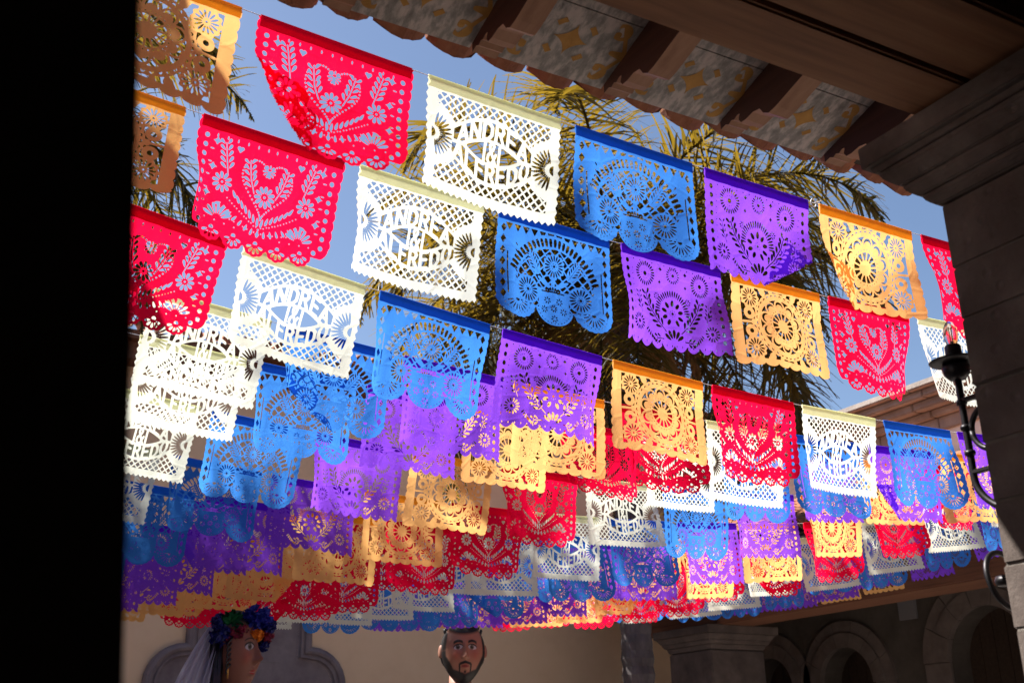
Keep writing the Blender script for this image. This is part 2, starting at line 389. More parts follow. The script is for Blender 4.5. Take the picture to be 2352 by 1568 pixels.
# --- blue: arch of slots, trellis, flower basket, three big hem lobes
def design_blue():
    side = edge_bumps(GV, 16, .010)
    C = Cut(np.minimum(np.minimum(GU + side - .006, 1 - GU + side - .006), np.minimum(.66 - GV, GV)))
    for cx, w in ((.17, .165), (.5, .165), (.83, .165)):
        th = np.arctan2(GV - .63, GU - cx)
        C.add(np.minimum(.148 + (.006 * np.abs(np.sin(th * 9)) if cx != .5 else 0) - np.hypot((GU - cx) / (w / .148), GV - .63), np.minimum(GU + .004, 1.004 - GU)))
    C.f = np.minimum(C.f, GV)
    cx, cy = .5, .52
    x, y = GU - cx, GV - cy
    r = np.hypot(x / .415, y / .405)
    ring = np.minimum(.985 - r, r - .83) * .38
    th = np.arctan2(y, x)
    ph = np.abs(((th / math.pi * 30) % 1.0) - .5)
    slot = np.minimum(ring, (ph - .21 - .13 * (np.abs(r - .91) / .08 - .6)) * .04)
    C.hole(np.minimum(slot, .42 - GV))
    inner = (.79 - r) * .38
    keep = np.maximum.reduce([circ(.5, .325, .092) + .007 * np.cos(14 * np.arctan2(GV - .325, GU - .5)), ell(.325, .335, .085, .045, 1.0), ell(.675, .335, .085, .045, -1.0),
                              circ(.27, .545, .105), circ(.73, .545, .105), box(.37, .50, .63, .70), box(.485, .38, .515, .55), ell(.43, .455, .075, .016, .5), ell(.57, .455, .075, .016, -.5)])
    C.hole(np.minimum(np.minimum(lattice(.084, .016), inner), np.minimum(-keep, .655 - GV)))
    # header zigzag and the side strips
    for k in range(12):
        u = .10 + k * .073
        d = np.minimum(1.0 - np.hypot(x / .43, y / .39), 0) * 0 + np.minimum(r - 1.04, 1) * .36
        C.hole(np.minimum(np.minimum((.03 - np.abs(GU - u)) * .8 - (GV - .085) * .45, GV - .085), d))
    for k in range(7):
        v = .13 + k * .082
        C.hole(np.minimum((.034 - np.abs(GV - v)) * .6 - (np.abs(GU - .052)) * .9, .02 + 0 * GU))
    C.hole(np.minimum(box(.084, .30, .094, .62), 1 + 0 * GU))
    flower(C, .27, .545, .035, .092, 18, .013, .1, .012); flower(C, .27, .545, .016, .024, 6, .008)
    branch(C, [(.365, .395), (.285, .275)], 5, .04, .010, .75, .004)
    for i in range(11): C.hole(circ(.17 + .118 * math.cos(.2 + (math.pi - .4) * i / 10), .64 + .112 * math.sin(.2 + (math.pi - .4) * i / 10), .0045))
    for i in range(6): C.hole(leaf(.155, .22 + .05 * i, .9, .030, .011, .2))
    fan(C, .17, .650, .035, .095, 8, .0105, .3, math.pi - .3)
    C.hole(np.minimum(circ(.17, .648, .018), GV - .645))
    mirror(C)
    flower(C, .5, .325, .032, .083, 18, .012, .1, .010); flower(C, .5, .325, .016, .024, 6, .008)
    fan(C, .5, .56, .05, .085, 7, .014, -2.4, -.75)
    C.hole(np.minimum(np.abs(GV - .515 - .10 * (GU - .5) ** 2 * 4) * -1 + .005, .10 - np.abs(GU - .5)))
    for (fx, fy, n) in ((.45, .585, 7), (.55, .585, 7), (.5, .645, 8), (.42, .66, 7), (.58, .66, 7), (.5, .725, 7)):
        flower(C, fx, fy, .008, .030, n, .010, .3, 0)
    for i in range(15):
        a = .15 + (math.pi - .3) * i / 14
        C.hole(circ(.5 + .142 * math.cos(a), .635 + .128 * math.sin(a), .005))
    return C.f

# --- purple: big daisies, peacock fan, curved sprays, pointed hem
def design_purple():
    side = edge_bumps(GV, 17, .012)
    hem = .045 * np.abs(np.sin(math.pi * (GU * 9.0 + .5))) ** .8
    C = Cut(np.minimum(np.minimum(GU + side - .006, 1 - GU + side - .006), np.minimum(.70 + hem - GV - .0, GV)))
    for k in range(9): C.hole(ell(.055, .115 + k * .066, .015, .019))
    flower(C, .225, .185, .055, .095, 24, .0125, .05, .017)
    for i in range(12): C.hole(circ(.225 + .037 * math.cos(i * .5236), .185 + .037 * math.sin(i * .5236), .0038))
    C.hole(star4(.375, .125, .024)); C.hole(star4(.37, .225, .02))
    branch(C, [(.43, .60), (.34, .52), (.27, .42), (.235, .33)], 7, .062, .020, .65, .008)
    flower(C, .15, .575, .028, .065, 14, .013, 0, .014)
    for i in range(6): C.hole(leaf(.255 + .01 * i, .595 + .014 * i, 2.4 - .25 * i, .036, .012, .4))
    C.hole(leaf(.155, .40, math.pi / 2, .045, .012, 0))
    branch(C, [(.40, .66), (.33, .665)], 2, .04, .015, .7)
    for i in range(7): C.hole(circ(.115 + .06 * i, .092, .0055))
    for i in range(8): C.hole(circ(.098, .17 + .045 * i, .0045))
    branch(C, [(.19, .50), (.165, .43), (.15, .345)], 4, .034, .012, .7, .005)
    for i in range(9): C.hole(leaf(.08 + .05 * i, .695, math.pi / 2, .018, .008, 0))
    flower(C, .345, .335, .010, .030, 8, .010, .2, .005)
    mirror(C)
    flower(C, .5, .155, .038, .066, 18, .0105, .05, .013)
    for i in range(10): C.hole(circ(.5 + .026 * math.cos(i * .628), .155 + .026 * math.sin(i * .628), .0034))
    fan(C, .5, .44, .115, .172, 23, .014, -math.pi - .05, .05, .3)
    for i in range(9):
        a = -math.pi / 2 + (i - 4) * .66
        C.hole(leaf(.5 + .055 * math.cos(a), .45 + .055 * math.sin(a), a, .052, .030, -.1))
    C.hole(circ(.5, .45, .011))
    for i in range(8): C.hole(circ(.5 + .025 * math.cos(i * .785), .45 + .025 * math.sin(i * .785), .004))
    fan(C, .5, .68, -.0 + .035, .105, 5, .026, -2.5, -.64)
    return C.f

# --- yellow: oval mandala, corner flowers, open scroll ground
def design_yellow():
    side = edge_bumps(GV, 13, .016)
    hem = .030 * np.sqrt(np.abs(np.sin(math.pi * GU * 8)))
    C = Cut(np.minimum(np.minimum(GU + side - .008, 1 - GU + side - .008), np.minimum(.70 + hem - GV, GV)))
    cx, cy = .5, .375
    x, y = GU - cx, GV - cy
    th = np.arctan2(y / 1.05, x)
    r = np.hypot(x / .285, y / .285)
    oval = (1.0 + .018 * np.abs(np.sin(th * 13)) - r) * .285
    cor = [(.185, .165), (.185, .585)]
    keep = oval
    for (a, b) in cor:
        q = np.hypot(GU - a, GV - b); w = .006 * np.cos(12 * np.arctan2(GV - b, GU - a))
        keep = np.maximum(keep, .094 + w - q)
    for (a, b, rr) in ((.165, .30, .05), (.165, .45, .05)):
        q = np.hypot(GU - a, GV - b); keep = np.maximum(keep, .017 - np.abs(q - .036))
    keep = np.maximum.reduce([keep, circ(.20, .375, .026), .009 - np.abs(GU - .235) + 0 * GV, seg(.10, .375, .25, .375, .02), seg(.3, .08, .36, .16, .03), seg(.3, .67, .36, .60, .03), circ(.33, .105, .030), circ(.42, .085, .022), circ(.33, .650, .030), circ(.42, .665, .02)])
    C.hole(np.minimum(-keep, box(.088, .082, .5, .672)))
    for (a, b) in cor:
        flower(C, a, b, .022, .078, 14, .014, .1, .008)
    mirror(C)
    # crescents in the oval band
    for i in range(34):
        a = 2 * math.pi * i / 34
        px, py = cx + .262 * math.cos(a), cy + .262 * math.sin(a)
        C.hole(np.minimum(circ(px, py, .0125), .0115 * -1 + np.hypot(GU - px + .008 * math.cos(a), GV - py + .008 * math.sin(a)) + .0005))
    # openwork between the lobes
    inner = (.80 - r) * .285
    q = np.hypot(x, y)
    k2 = circ(cx, cy, .148)
    for i in range(10):
        a = 2 * math.pi * (i + .5) / 10
        px, py = cx + .178 * math.cos(a), cy + .178 * math.sin(a)
        d = np.hypot(GU - px, GV - py)
        k2 = np.maximum(k2, .056 - d)
    C.hole(np.minimum(inner, -k2))
    for i in range(10):
        a = 2 * math.pi * (i + .5) / 10
        px, py = cx + .178 * math.cos(a), cy + .178 * math.sin(a)
        C.hole(np.minimum(np.minimum(circ(px, py, .040), np.hypot(GU - px + .018 * math.cos(a), GV - py + .018 * math.sin(a)) - .036), q - .15))
    for i in range(28):
        a = 2 * math.pi * i / 28
        C.hole(circ(cx + .134 * math.cos(a), cy + .134 * math.sin(a), .0048))
    core = np.minimum(.115 - q, q - .058)
    pet = np.abs(((np.arctan2(y, x) / (2 * math.pi) * 14) % 1.0) - .5)
    C.hole(np.minimum(core, (.5 - pet) * 2 * math.pi / 14 * q * -1 + .016 * (.4 + (q - .058) / .07)))
    return C.f

# --- ochre stencil painted on the soffit boards
def design_stencil():
    f = np.full(GU.shape, -9.0)
    def A(h):
        nonlocal f; f = np.maximum(f, h)
    A(star4(.5, .40, .15))
    for a in range(4):
        b = a * math.pi / 2 + math.pi / 4
        px, py = .5 + .17 * math.cos(b), .40 + .17 * math.sin(b)
        d = (np.abs(GU - px) + np.abs(GV - py)); A(np.minimum(.055 - d, np.hypot(GU - .5, GV - .40) - .165))
    for sx in (-1, 1):
        for sy in (-1, 1):
            c0, c1 = .5 + sx * .34, .40 + sy * .20
            A(.017 - np.abs(np.hypot(GU - c0, GV - c1) - .062) - np.where((GU - c0) * sx < -.045, .03, 0))
            A(circ(c0 - sx * .02, c1 - sy * .03, .026))
            A(seg(c0, c1 + sy * .06, .5 + sx * .46, .40 + sy * .02, .034)); A(seg(.5 + sx * .46, .40 + sy * .02, .5 + sx * .36, .40, .045))
    return f
Z = CAMZ
random.seed(4)
# ================================================================= setting: ground
g = MB(); g.grid([[(-400, -400, 0), (400, -400, 0)], [(-400, 400, 0), (400, 400, 0)]])
put(g.build('ground', M_FLOOR), kind='structure')
M_DARKSLAB = rough_mat('added_dark_slab', [(.3, (.05, .045, .042)), (.7, (.085, .075, .07))], 5, .8, .3, 20)
o = MB().box(-3.2, 4.2, -2.9, 1.75, .004, .12).build('added_floor_slab', M_DARKSLAB, bevel=.01); put(o, kind='structure')  # unseen dark slab, added to cut light bouncing up into the arcade

# ================================================================= back of the courtyard
BW = 14.6
r = thing('courtyard_wall', (4, BW, 0), 'tan plastered wall closing the far end of the courtyard', 'wall')
MB().box(-6, 16, BW, BW + .5, 0, Z + 5.22).build('wall', M_PLASTER, r)
MB().box(-6, 16, BW - .5, BW + .5, Z + 5.222, Z + 5.34).build('eave_board', M_BEAM, r)
MB().box(-6, 16, BW - .36, BW - .02, Z + 4.99, Z + 5.22).build('wall_plate', M_BEAM, r)
def barrel(mb, c, d, L, rad, th=.016, up=True, n=7, side=Vector((1, 0, 0))):
    """half-round clay tile from c along d; side is its width direction"""
    d = d.normalized(); nrm = side.cross(d).normalized()
    if nrm.z < 0: nrm = -nrm
    if not up: nrm = -nrm
    P = []
    for t, s_ in ((0, 1.0), (1, .86)):
        for rr in (rad * s_, rad * s_ - th):
            P.append([c + d * (L * t) + side * (rr * math.cos(math.pi * k / n)) + nrm * (rr * math.sin(math.pi * k / n)) for k in range(n + 1)])
    mb.grid([P[0], P[2]]); mb.grid([P[1], P[3]]); mb.grid([P[0], P[1]]); mb.grid([P[2], P[3]])
    for k in (0, n): mb.grid([[P[0][k], P[1][k]], [P[2][k], P[3][k]]])
    return mb
bt = barrel(MB(), Vector((0, 0, 0)), Vector((0, 1, .3)), .7, .11).mesh('roof_tile', M_TILE)
for k in range(92):
    o = bpy.data.objects.new('roof_tile', bt); COL.objects.link(o); o.parent = r
    o.location = Vector((-5.8 + k * .235, BW - .58, Z + 5.35)) - r.location

# carved quatrefoil frame on the far wall (real mouldings, profile lofted along the outline)
def quatrefoil():
    P = lambda x, y: at_depth(x * .91875, y * .91875, BW)
    c = P(616, 1712); hw = (P(773, 1650) - P(459.5, 1650)).length / 2; lob = (P(861, 1700) - P(773, 1650)).x
    R = lob * .98
    pts = []
    def arc(cx, cz, rad, a0, a1, n=14):
        for i in range(n + 1):
            a = math.radians(a0 + (a1 - a0) * i / n); pts.append((cx + rad * math.cos(a), cz + rad * math.sin(a)))
    h = hw                                    # four arms joined by straight returns
    arc(h, 0, R, -90, 90); pts.append((h, h * .85))
    arc(0, h * .95, h, 0, 180, 22); pts.append((-h, h * .85))
    arc(-h, 0, R, 90, 270); pts.append((-h, -h * .85))
    arc(0, -h * .95, h, 180, 360, 22); pts.append((h, -h * .85))
    q = [pts[0]]
    for p in pts[1:]:
        if math.hypot(p[0] - q[-1][0], p[1] - q[-1][1]) > .004: q.append(p)
    return c, q
qc, qo = quatrefoil()
def inset(poly, d):
    n = len(poly); out = []
    for i in range(n):
        p0, p1, p2 = poly[i - 1], poly[i], poly[(i + 1) % n]
        e1 = Vector((p1[0] - p0[0], p1[1] - p0[1])).normalized(); e2 = Vector((p2[0] - p1[0], p2[1] - p1[1])).normalized()
        n1, n2 = Vector((-e1.y, e1.x)), Vector((-e2.y, e2.x)); b = (n1 + n2)
        if b.length < .2: b = n1
        b.normalize(); k = 1 / max(.45, b.dot(n1)); out.append((p1[0] + b.x * d * k, p1[1] + b.y * d * k))
    return out
r = thing('stone_quatrefoil', (qc.x, BW, qc.z - .9), 'purplish stone quatrefoil relief with rounded mouldings on far wall', 'relief')
M_QSTONE = rough_mat('violet_stone', [(.3, (.16, .12, .135)), (.5, (.21, .165, .175)), (.75, (.26, .21, .215))], 5, .9, .3, 30)
prof = [(a * 1.2, b * 1.2) for a, b in [(0, .0), (.0, .07), (.02, .10), (.05, .115), (.075, .10), (.085, .07), (.10, .07), (.108, .085), (.125, .085), (.135, .04), (.15, .035)]]
rings = [[(qc.x + x, BW - dep - .002, qc.z + z) for (x, z) in inset(qo, ins)] for ins, dep in prof]
MB().grid(rings, closed=True).build('moulding', M_QSTONE, r, smooth=False)
inn = inset(qo, .18)
m = MB(); m.extrude([(qc.x + x, qc.z + z) for x, z in inn], 1, BW - .041, BW - .002).build('panel', M_QSTONE, r)
for zz in (-.02, .28):
    MB().box(qc.x - .4, qc.x + .4, BW - .0425, BW - .0412, qc.z + zz, qc.z + zz + .006).build('joint', M_MORTAR, r)

# ================================================================= right-hand arcade wing
EB = 9.0
r = thing('arcade_wing', (EB + .4, 7, 0), 'arcaded stone wing with red brown wooden beam along the right of the courtyard', 'building')
RW = r
bz = Z + 1.56
CD0, CD1 = 11.11, 11.96
MB().box(EB + .07, EB + .6, -1.5, CD0 - .06, bz, bz + .41).build('beam', M_BEAM, r, bevel=.014)
MB().box(EB + .075, EB + .605, CD0 - .054, 12.65, bz + .002, bz + .408).build('beam', M_BEAM, r, bevel=.014)
MB().box(EB - .02, EB + .66, CD0 - .3, 12.6, bz + .412, bz + .58).build('wall_plate', M_BEAM, r, bevel=.01)
for k in range(27):
    y = -.9 + k * .56
    MB().extrude([(EB - .88, bz + .49), (EB + 2.9, bz + 1.0), (EB + 2.9, bz + .88), (EB - .88, bz + .38)], 1, y, y + .13).build('rafter', M_BEAM, r)
# column
cz = Z + 1.285
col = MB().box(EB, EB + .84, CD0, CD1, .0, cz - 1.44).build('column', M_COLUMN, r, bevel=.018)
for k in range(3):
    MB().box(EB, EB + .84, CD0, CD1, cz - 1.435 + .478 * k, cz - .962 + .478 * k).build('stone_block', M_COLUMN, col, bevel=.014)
for (z0, z1, o0, o1) in ((0, .06, .0, .024), (.06, .11, .042, .07), (.11, .18, .07, .12), (.18, .277, .138, .144)):
    q = MB(); ring = lambda o_: [(EB - o_, CD0 - o_), (EB + .84 + o_, CD0 - o_), (EB + .84 + o_, CD1 + o_), (EB - o_, CD1 + o_)]
    q.add([(x, y, cz + z0) for x, y in ring(o0)] + [(x, y, cz + z1 - .001) for x, y in ring(o1)], [(3, 2, 1, 0), (4, 5, 6, 7)] + [(i, (i + 1) % 4, 4 + (i + 1) % 4, 4 + i) for i in range(4)])
    q.build('capital_moulding', M_COLUMN, col, bevel=.007)
# inner wall with arches
EI = 12.0
arches = [(13.38, .48, .96), (11.84, .50, .96), (9.44, .62, 1.12)]
wm = MB(); top = Z + 2.4
def quad(mb, y0, z0, y1, z1, e): mb.add([(e, y0, z0), (e, y1, z0), (e, y1, z1), (e, y0, z1)], [(0, 1, 2, 3)])
edges = []
for (cy_, rad, sp) in arches: edges.append((cy_ - rad, cy_ + rad, rad, cy_, Z + sp))
ys = BW
for (a, b, rad, c_, sp) in edges:
    quad(wm, b, 0, ys, top, EI)
    n = 16
    for i in range(n):
        t0, t1 = math.pi * i / n, math.pi * (i + 1) / n
        p0, p1 = (c_ + rad * math.cos(t0), sp + rad * math.sin(t0)), (c_ + rad * math.cos(t1), sp + rad * math.sin(t1))
        wm.add([(EI, p0[0], p0[1]), (EI, p1[0], p1[1]), (EI, p1[0], top), (EI, p0[0], top)], [(0, 1, 2, 3)])
        wm.add([(EI, p0[0], p0[1]), (EI, p1[0], p1[1]), (EI + .4, p1[0], p1[1]), (EI + .4, p0[0], p0[1])], [(0, 1, 2, 3)])
    for y in (a, b): wm.add([(EI, y, 0), (EI + .4, y, 0), (EI + .4, y, sp), (EI, y, sp)], [(0, 1, 2, 3)])
    ys = a
quad(wm, -1.5, 0, ys, top, EI)
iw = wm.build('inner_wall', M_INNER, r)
for (a, b, rad, c_, sp) in edges:                      # dark boards added in each arch, standing for the black of the opening
    for k in range(6):
        y0 = a + (b - a) * k / 6
        MB().box(EI + .33, EI + .37, y0 + .004, y0 + (b - a) / 6 - .004, 0, sp + rad).build('dark_backing_board', M_DARKWOOD, r)
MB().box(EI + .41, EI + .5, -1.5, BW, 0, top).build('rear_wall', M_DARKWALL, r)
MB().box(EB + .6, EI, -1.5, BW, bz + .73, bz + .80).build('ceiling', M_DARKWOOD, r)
M_ARCH = rough_mat('arch_stone', [(.3, (.10, .075, .067)), (.7, (.165, .128, .115))], 4, .92, .4, 25)
for (a, b, rad, c_, sp) in edges:
    ow = .36 if rad < .55 else .41
    ar = MB().box(EI - .05, EI - .002, a - ow, a, 0, sp).box(EI - .05, EI - .002, b, b + ow, 0, sp).build('arch', M_ARCH, r, bevel=.008)
    nv = 7
    for i in range(nv):
        q = MB(); t0, t1 = math.pi * (i + .012) / nv, math.pi * (i + .988) / nv; ns = 4
        for (r0, r1, d0) in ((rad + .002, rad + ow * .55, .09), (rad + ow * .55, rad + ow, .06)):
            V = []
            for k in range(ns + 1):
                t = t0 + (t1 - t0) * k / ns
                for rr in (r0, r1):
                    for e in (EI - d0, EI - .001): V.append((e, c_ + rr * math.cos(t), sp + rr * math.sin(t)))
            F = []
            for k in range(ns):
                b0, b1 = k * 4, k * 4 + 4
                F += [(b0, b0 + 2, b1 + 2, b1), (b0, b1, b1 + 1, b0 + 1), (b0 + 2, b0 + 3, b1 + 3, b1 + 2)]
            F += [(0, 1, 3, 2), (ns * 4, ns * 4 + 2, ns * 4 + 3, ns * 4 + 1)]
            q.add(V, F)
        q.build('voussoir', M_ARCH, ar)
P1, P2 = [ray(x * .91875, y * .91875) for x, y in ((2241, 1480), (2293, 1544))]
P1, P2 = P1 * ((EI - .03) / P1.x), P2 * ((EI - .03) / P2.x)
o = MB().box(EI - .045, EI - .003, P2.y, P1.y, Z + P2.z, Z + P1.z + .06).build('wall_panel', plain('grey_panel', (.16, .15, .16), .8), None, bevel=.004)
put(o, 'small plain grey rectangular panel on arcade wall beneath the beam', 'panel')
# lean-to tile roof, upper wall, cornice
A0, A1 = Vector((EB - .95, 0, bz + .62)), Vector((11.1, 0, Z + 3.30))
MB().extrude([(A0.x, A0.z - .03), (A1.x, A1.z - .03), (A1.x, A1.z - .10), (A0.x, A0.z - .06)], 1, -1.5, BW - .65).build('roof_deck', M_DARKWOOD, r)
rt = MB(); dd = (A1 - A0); L = dd.length
for k in range(6): barrel(rt, A0 + dd.normalized() * (k * L / 6.2) + Vector((0, 0, .004 * k)), dd, L / 5.6, .125, side=Vector((0, 1, 0)))
rtm = rt.mesh('roof_tile', M_TILE); rt2 = MB()
for k in range(6): barrel(rt2, A0 + dd.normalized() * (k * L / 6.2) + Vector((0, 0, .08)), dd, L / 5.6, .125, side=Vector((0, 1, 0)), up=False)
rtm2 = rt2.mesh('roof_tile', M_TILE)
for k in range(58):
    for mm, dy in ((rtm, 0), (rtm2, .125)):
        o = bpy.data.objects.new('roof_tile', mm); COL.objects.link(o); o.parent = r; o.location = Vector((0, -1 + k * .255 + dy, .015 * random.random())) - r.location
MB().box(11.1, 11.6, -1.5, BW, Z + 2.9, Z + 3.74).build('upper_wall', M_WHITEWASH, r)
for k in range(17):
    y0 = -1.5 + k * .95
    MB().box(11.06, 11.55, y0, min(y0 + .942, BW - .001), Z + 3.742, Z + 3.90).build('stone_block', M_STONE2, r, bevel=.009)
for (z0, z1, e) in ((3.905, 3.995, 10.98), (3.997, 4.10, 10.84), (4.102, 4.195, 10.73), (4.197, 4.275, 10.64)):
    for k in range(11):
        y0 = -1.5 + k * 1.45 + (z0 * 7 % .5)
        MB().box(e, 11.65, y0, min(y0 + 1.442, BW), Z + z0, Z + z1).build('cornice_stone', M_STONE2, r, bevel=.014)
# left-hand wing: outside the frame, it throws the scalloped roof shadow on the first golden flags
r = thing('courtyard_wing', (-1.2, 6, 0), 'low tiled wing along the left side of the courtyard', 'building')
MB().box(-2.1, -1.6, 2.4, BW, 0, Z + 3.2).build('wall', M_PLASTER, r)
e0 = Vector((-.28, 2.2, Z + 3.30)); e1 = Vector((-1.30, 11.6, Z + 3.30))
MB().add([e0 + Vector((0, 0, .0)), e1, e1 + Vector((-1.4, 0, .5)), e0 + Vector((-2.2, 0, .5)), e0 + Vector((0, 0, .05)), e1 + Vector((0, 0, .05)), e1 + Vector((-1.4, 0, .55)), e0 + Vector((-2.2, 0, .55))],
         [(0, 1, 2, 3), (4, 5, 6, 7), (0, 1, 5, 4), (1, 2, 6, 5), (2, 3, 7, 6), (3, 0, 4, 7)]).build('roof_deck', M_DARKWOOD, r)
tl = barrel(MB(), Vector((.05, 0, .05)), Vector((-1, 0, .26)), .6, .10, side=Vector((0, 1, 0))).mesh('roof_tile', M_TILE)
for k in range(44):
    p = e0.lerp(e1, (k + .3) / 44); o = bpy.data.objects.new('roof_tile', tl); COL.objects.link(o); o.parent = r; o.location = p - r.location

# ================================================================= the arcade the camera stands in
zb = Z + 1.395
for nm, a, lab in (('unseen_arcade_wall', (-3.2, 4.2, -2.9, -2.6), 'dark plastered wall at the back of the near arcade'), ('unseen_arcade_wall', (-3.2, -2.9, -2.6, 1.15), 'added unseen end wall closing the left of the near arcade'), ('unseen_arcade_wall', (3.9, 4.2, -2.6, 1.15), 'added unseen end wall closing the right of the near arcade')):
    o = MB().box(a[0], a[1], a[2], a[3], 0, zb + .36).build(nm, M_DARKWALL); put(o, lab, 'wall')  # both end walls are added out of view to keep the arcade dark
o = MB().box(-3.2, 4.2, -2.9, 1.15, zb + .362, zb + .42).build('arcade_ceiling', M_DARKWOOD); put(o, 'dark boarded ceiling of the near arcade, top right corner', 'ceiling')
# wooden lintel: two timbers side by side
r = thing('wooden_lintel', (1, 1.3, zb), 'brown double timber lintel spanning the top right above the pillar capital', 'beam')
MB().box(-3, 4.1, 1.354, 1.50, zb, zb + .355).build('timber', M_WOOD, r, bevel=.006)
MB().box(-3, 4.1, 1.15, 1.346, zb + .006, zb + .355).build('timber', M_WOOD, r, bevel=.008)
# right pillar of stone blocks
EP, DP = 2.045, 1.55
r = thing('stone_pillar', (2.4, 1.2, 0), 'dark rough stone block pillar with moulded capital on the right edge', 'pillar')
MB().box(EP + .005, EP + .70, .76, DP - .005, 0, Z + 1.21).build('mortar_core', M_MORTAR, r)
zc = 0.0; hs = []
while zc < Z + 1.2:
    h = random.uniform(.12, .165)
    if zc + h > Z + 1.10: h = Z + 1.213 - zc
    hs.append((zc, zc + h)); zc += h
for i, (a, b) in enumerate(hs):
    s1 = 1.02 + .28 * (i % 2)
    jx, jd = random.uniform(-.0025, .0025), random.uniform(-.0025, .0025)
    for (d0, d1) in ((.75, s1 - .003), (s1 + .003, DP)):
        q = MB(); q.box(EP + (jx if d1 == DP else 0), EP + .71, d0, d1 + (jd if d1 == DP else 0), a + .0015, b - .0015)
        q.build('stone_block', M_STONE, r, bevel=.0035, seg=2)
tiers = [(1.215, 1.245, .006, .030), (1.246, 1.277, .034, .058), (1.278, 1.320, .060, .093), (1.321, 1.334, .098, .104), (1.335, 1.3935, .119, .121)]
cp = None
for (z0, z1, o0, o1) in tiers:
    q = MB(); n = 4
    ringsP = []
    for k in range(n + 1):
        t = k / n; o_ = o0 + (o1 - o0) * (math.sin(t * math.pi / 2) if o1 - o0 > .01 else t)
        zz = Z + z0 + (z1 - z0) * t
        ringsP.append([(EP - o_, .75 - o_, zz), (EP + .71 + o_, .75 - o_, zz), (EP + .71 + o_, DP + o_, zz), (EP - o_, DP + o_, zz)])
    q.grid(ringsP, closed=True); nn = len(q.v); q.f += [(0, 1, 2, 3), (nn - 1, nn - 2, nn - 3, nn - 4)]
    q.build('capital_moulding', M_STONE, r, bevel=.004)
# left pillar, very near, out of focus, slightly battered
edge = lambda z: .0853 + (.454 - z) * .079
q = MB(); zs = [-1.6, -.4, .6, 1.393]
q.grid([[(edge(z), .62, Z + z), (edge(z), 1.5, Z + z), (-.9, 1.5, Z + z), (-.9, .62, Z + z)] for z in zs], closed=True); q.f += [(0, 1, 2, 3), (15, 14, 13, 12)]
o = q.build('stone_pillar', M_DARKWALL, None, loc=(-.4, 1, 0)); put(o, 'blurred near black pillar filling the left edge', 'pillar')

# tiled eave over the courtyard: rafters, painted soffit boards, clay tiles
DT, ZT, SL = 2.18, Z + 1.735, .30
sz = lambda d: ZT + .03 + SL * (DT - d)
r = thing('tiled_eave', (1, 1.5, Z + 1.75), 'clay tiled eave with carved rafter ends and stencilled boards along the top', 'eave')
EAVE = r
raf = [.28 + .412 * k for k in range(-1, 7)]; raf = [1.544 + .4115 * (k - 3) for k in range(-3, 6)]
prof = [(1.40, 0), (1.40, -.165), (1.955, -.165), (1.985, -.160), (2.005, -.140), (2.018, -.112), (2.045, -.098), (2.078, -.094), (2.098, -.086), (2.106, -.068), (2.100, -.050), (2.112, -.046), (2.125, -.050), (2.137, -.040), (2.150, -.044), (2.162, -.032), (2.185, -.030), (2.185, 0)]
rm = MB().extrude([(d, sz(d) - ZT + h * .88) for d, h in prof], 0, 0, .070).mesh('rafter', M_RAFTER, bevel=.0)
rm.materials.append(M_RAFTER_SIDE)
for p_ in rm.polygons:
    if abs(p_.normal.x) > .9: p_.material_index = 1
for e in raf:
    o = bpy.data.objects.new('rafter', rm); COL.objects.link(o); o.parent = r; o.location = Vector((e, 0, ZT)) - r.location
for i, e in enumerate(raf):
    a, b = e - .412 + .0702, e - .0002
    for (d0, d1) in ((1.40, 1.985), (1.988, 2.20)):
        MB().add([(a, d0, sz(d0)), (b, d0, sz(d0)), (b, d1, sz(d1)), (a, d1, sz(d1)), (a, d0, sz(d0) + .018), (b, d0, sz(d0) + .018), (b, d1, sz(d1) + .018), (a, d1, sz(d1) + .018)],
                 [(0, 1, 2, 3), (4, 5, 6, 7), (0, 1, 5, 4), (1, 2, 6, 5), (2, 3, 7, 6), (3, 0, 4, 7)]).build('soffit_board', M_PANEL, r)
MB().add([(-1, 2.199, sz(2.199) + .019), (4.2, 2.199, sz(2.199) + .019), (4.2, -2.9, sz(-2.9) + .019), (-3, -2.9, sz(-2.9) + .019), (-1, 2.199, sz(2.199) + .05), (4.2, 2.199, sz(2.199) + .05), (4.2, -2.9, sz(-2.9) + .05), (-3, -2.9, sz(-2.9) + .05)],
         [(0, 1, 2, 3), (4, 5, 6, 7), (0, 1, 5, 4), (1, 2, 6, 5), (2, 3, 7, 6), (3, 0, 4, 7)]).build('roof_deck', M_DARKWOOD, r)
MB().box(-3, 4.2, 1.30, 1.36, zb + .356, sz(1.36) - .002).build('spandrel', M_DARKWALL, r)
td = Vector((0, -1, SL))
tv = []
for k in range(4):
    q = MB(); random.seed(k)
    barrel(q, Vector((0, 0, 0)), td, .42, .078, .016, up=False, n=8)
    # broken lip
    q.v = [(x + random.uniform(-.002, .002), y + (random.uniform(-.016, .012) if y > -.01 else 0), z + random.uniform(-.003, .003)) for x, y, z in q.v]
    tv.append(q.mesh('roof_tile', M_TILE))
tu = []
for k in range(3):
    q = MB(); random.seed(k + 20); barrel(q, Vector((0, 0, 0)), td, .42, .082, .016, up=True, n=8)
    q.v = [(x + random.uniform(-.002, .002), y + (random.uniform(-.02, .01) if y > -.01 else 0), z + random.uniform(-.003, .003)) for x, y, z in q.v]
    tu.append(q.mesh('roof_tile', M_TILE))
random.seed(11)
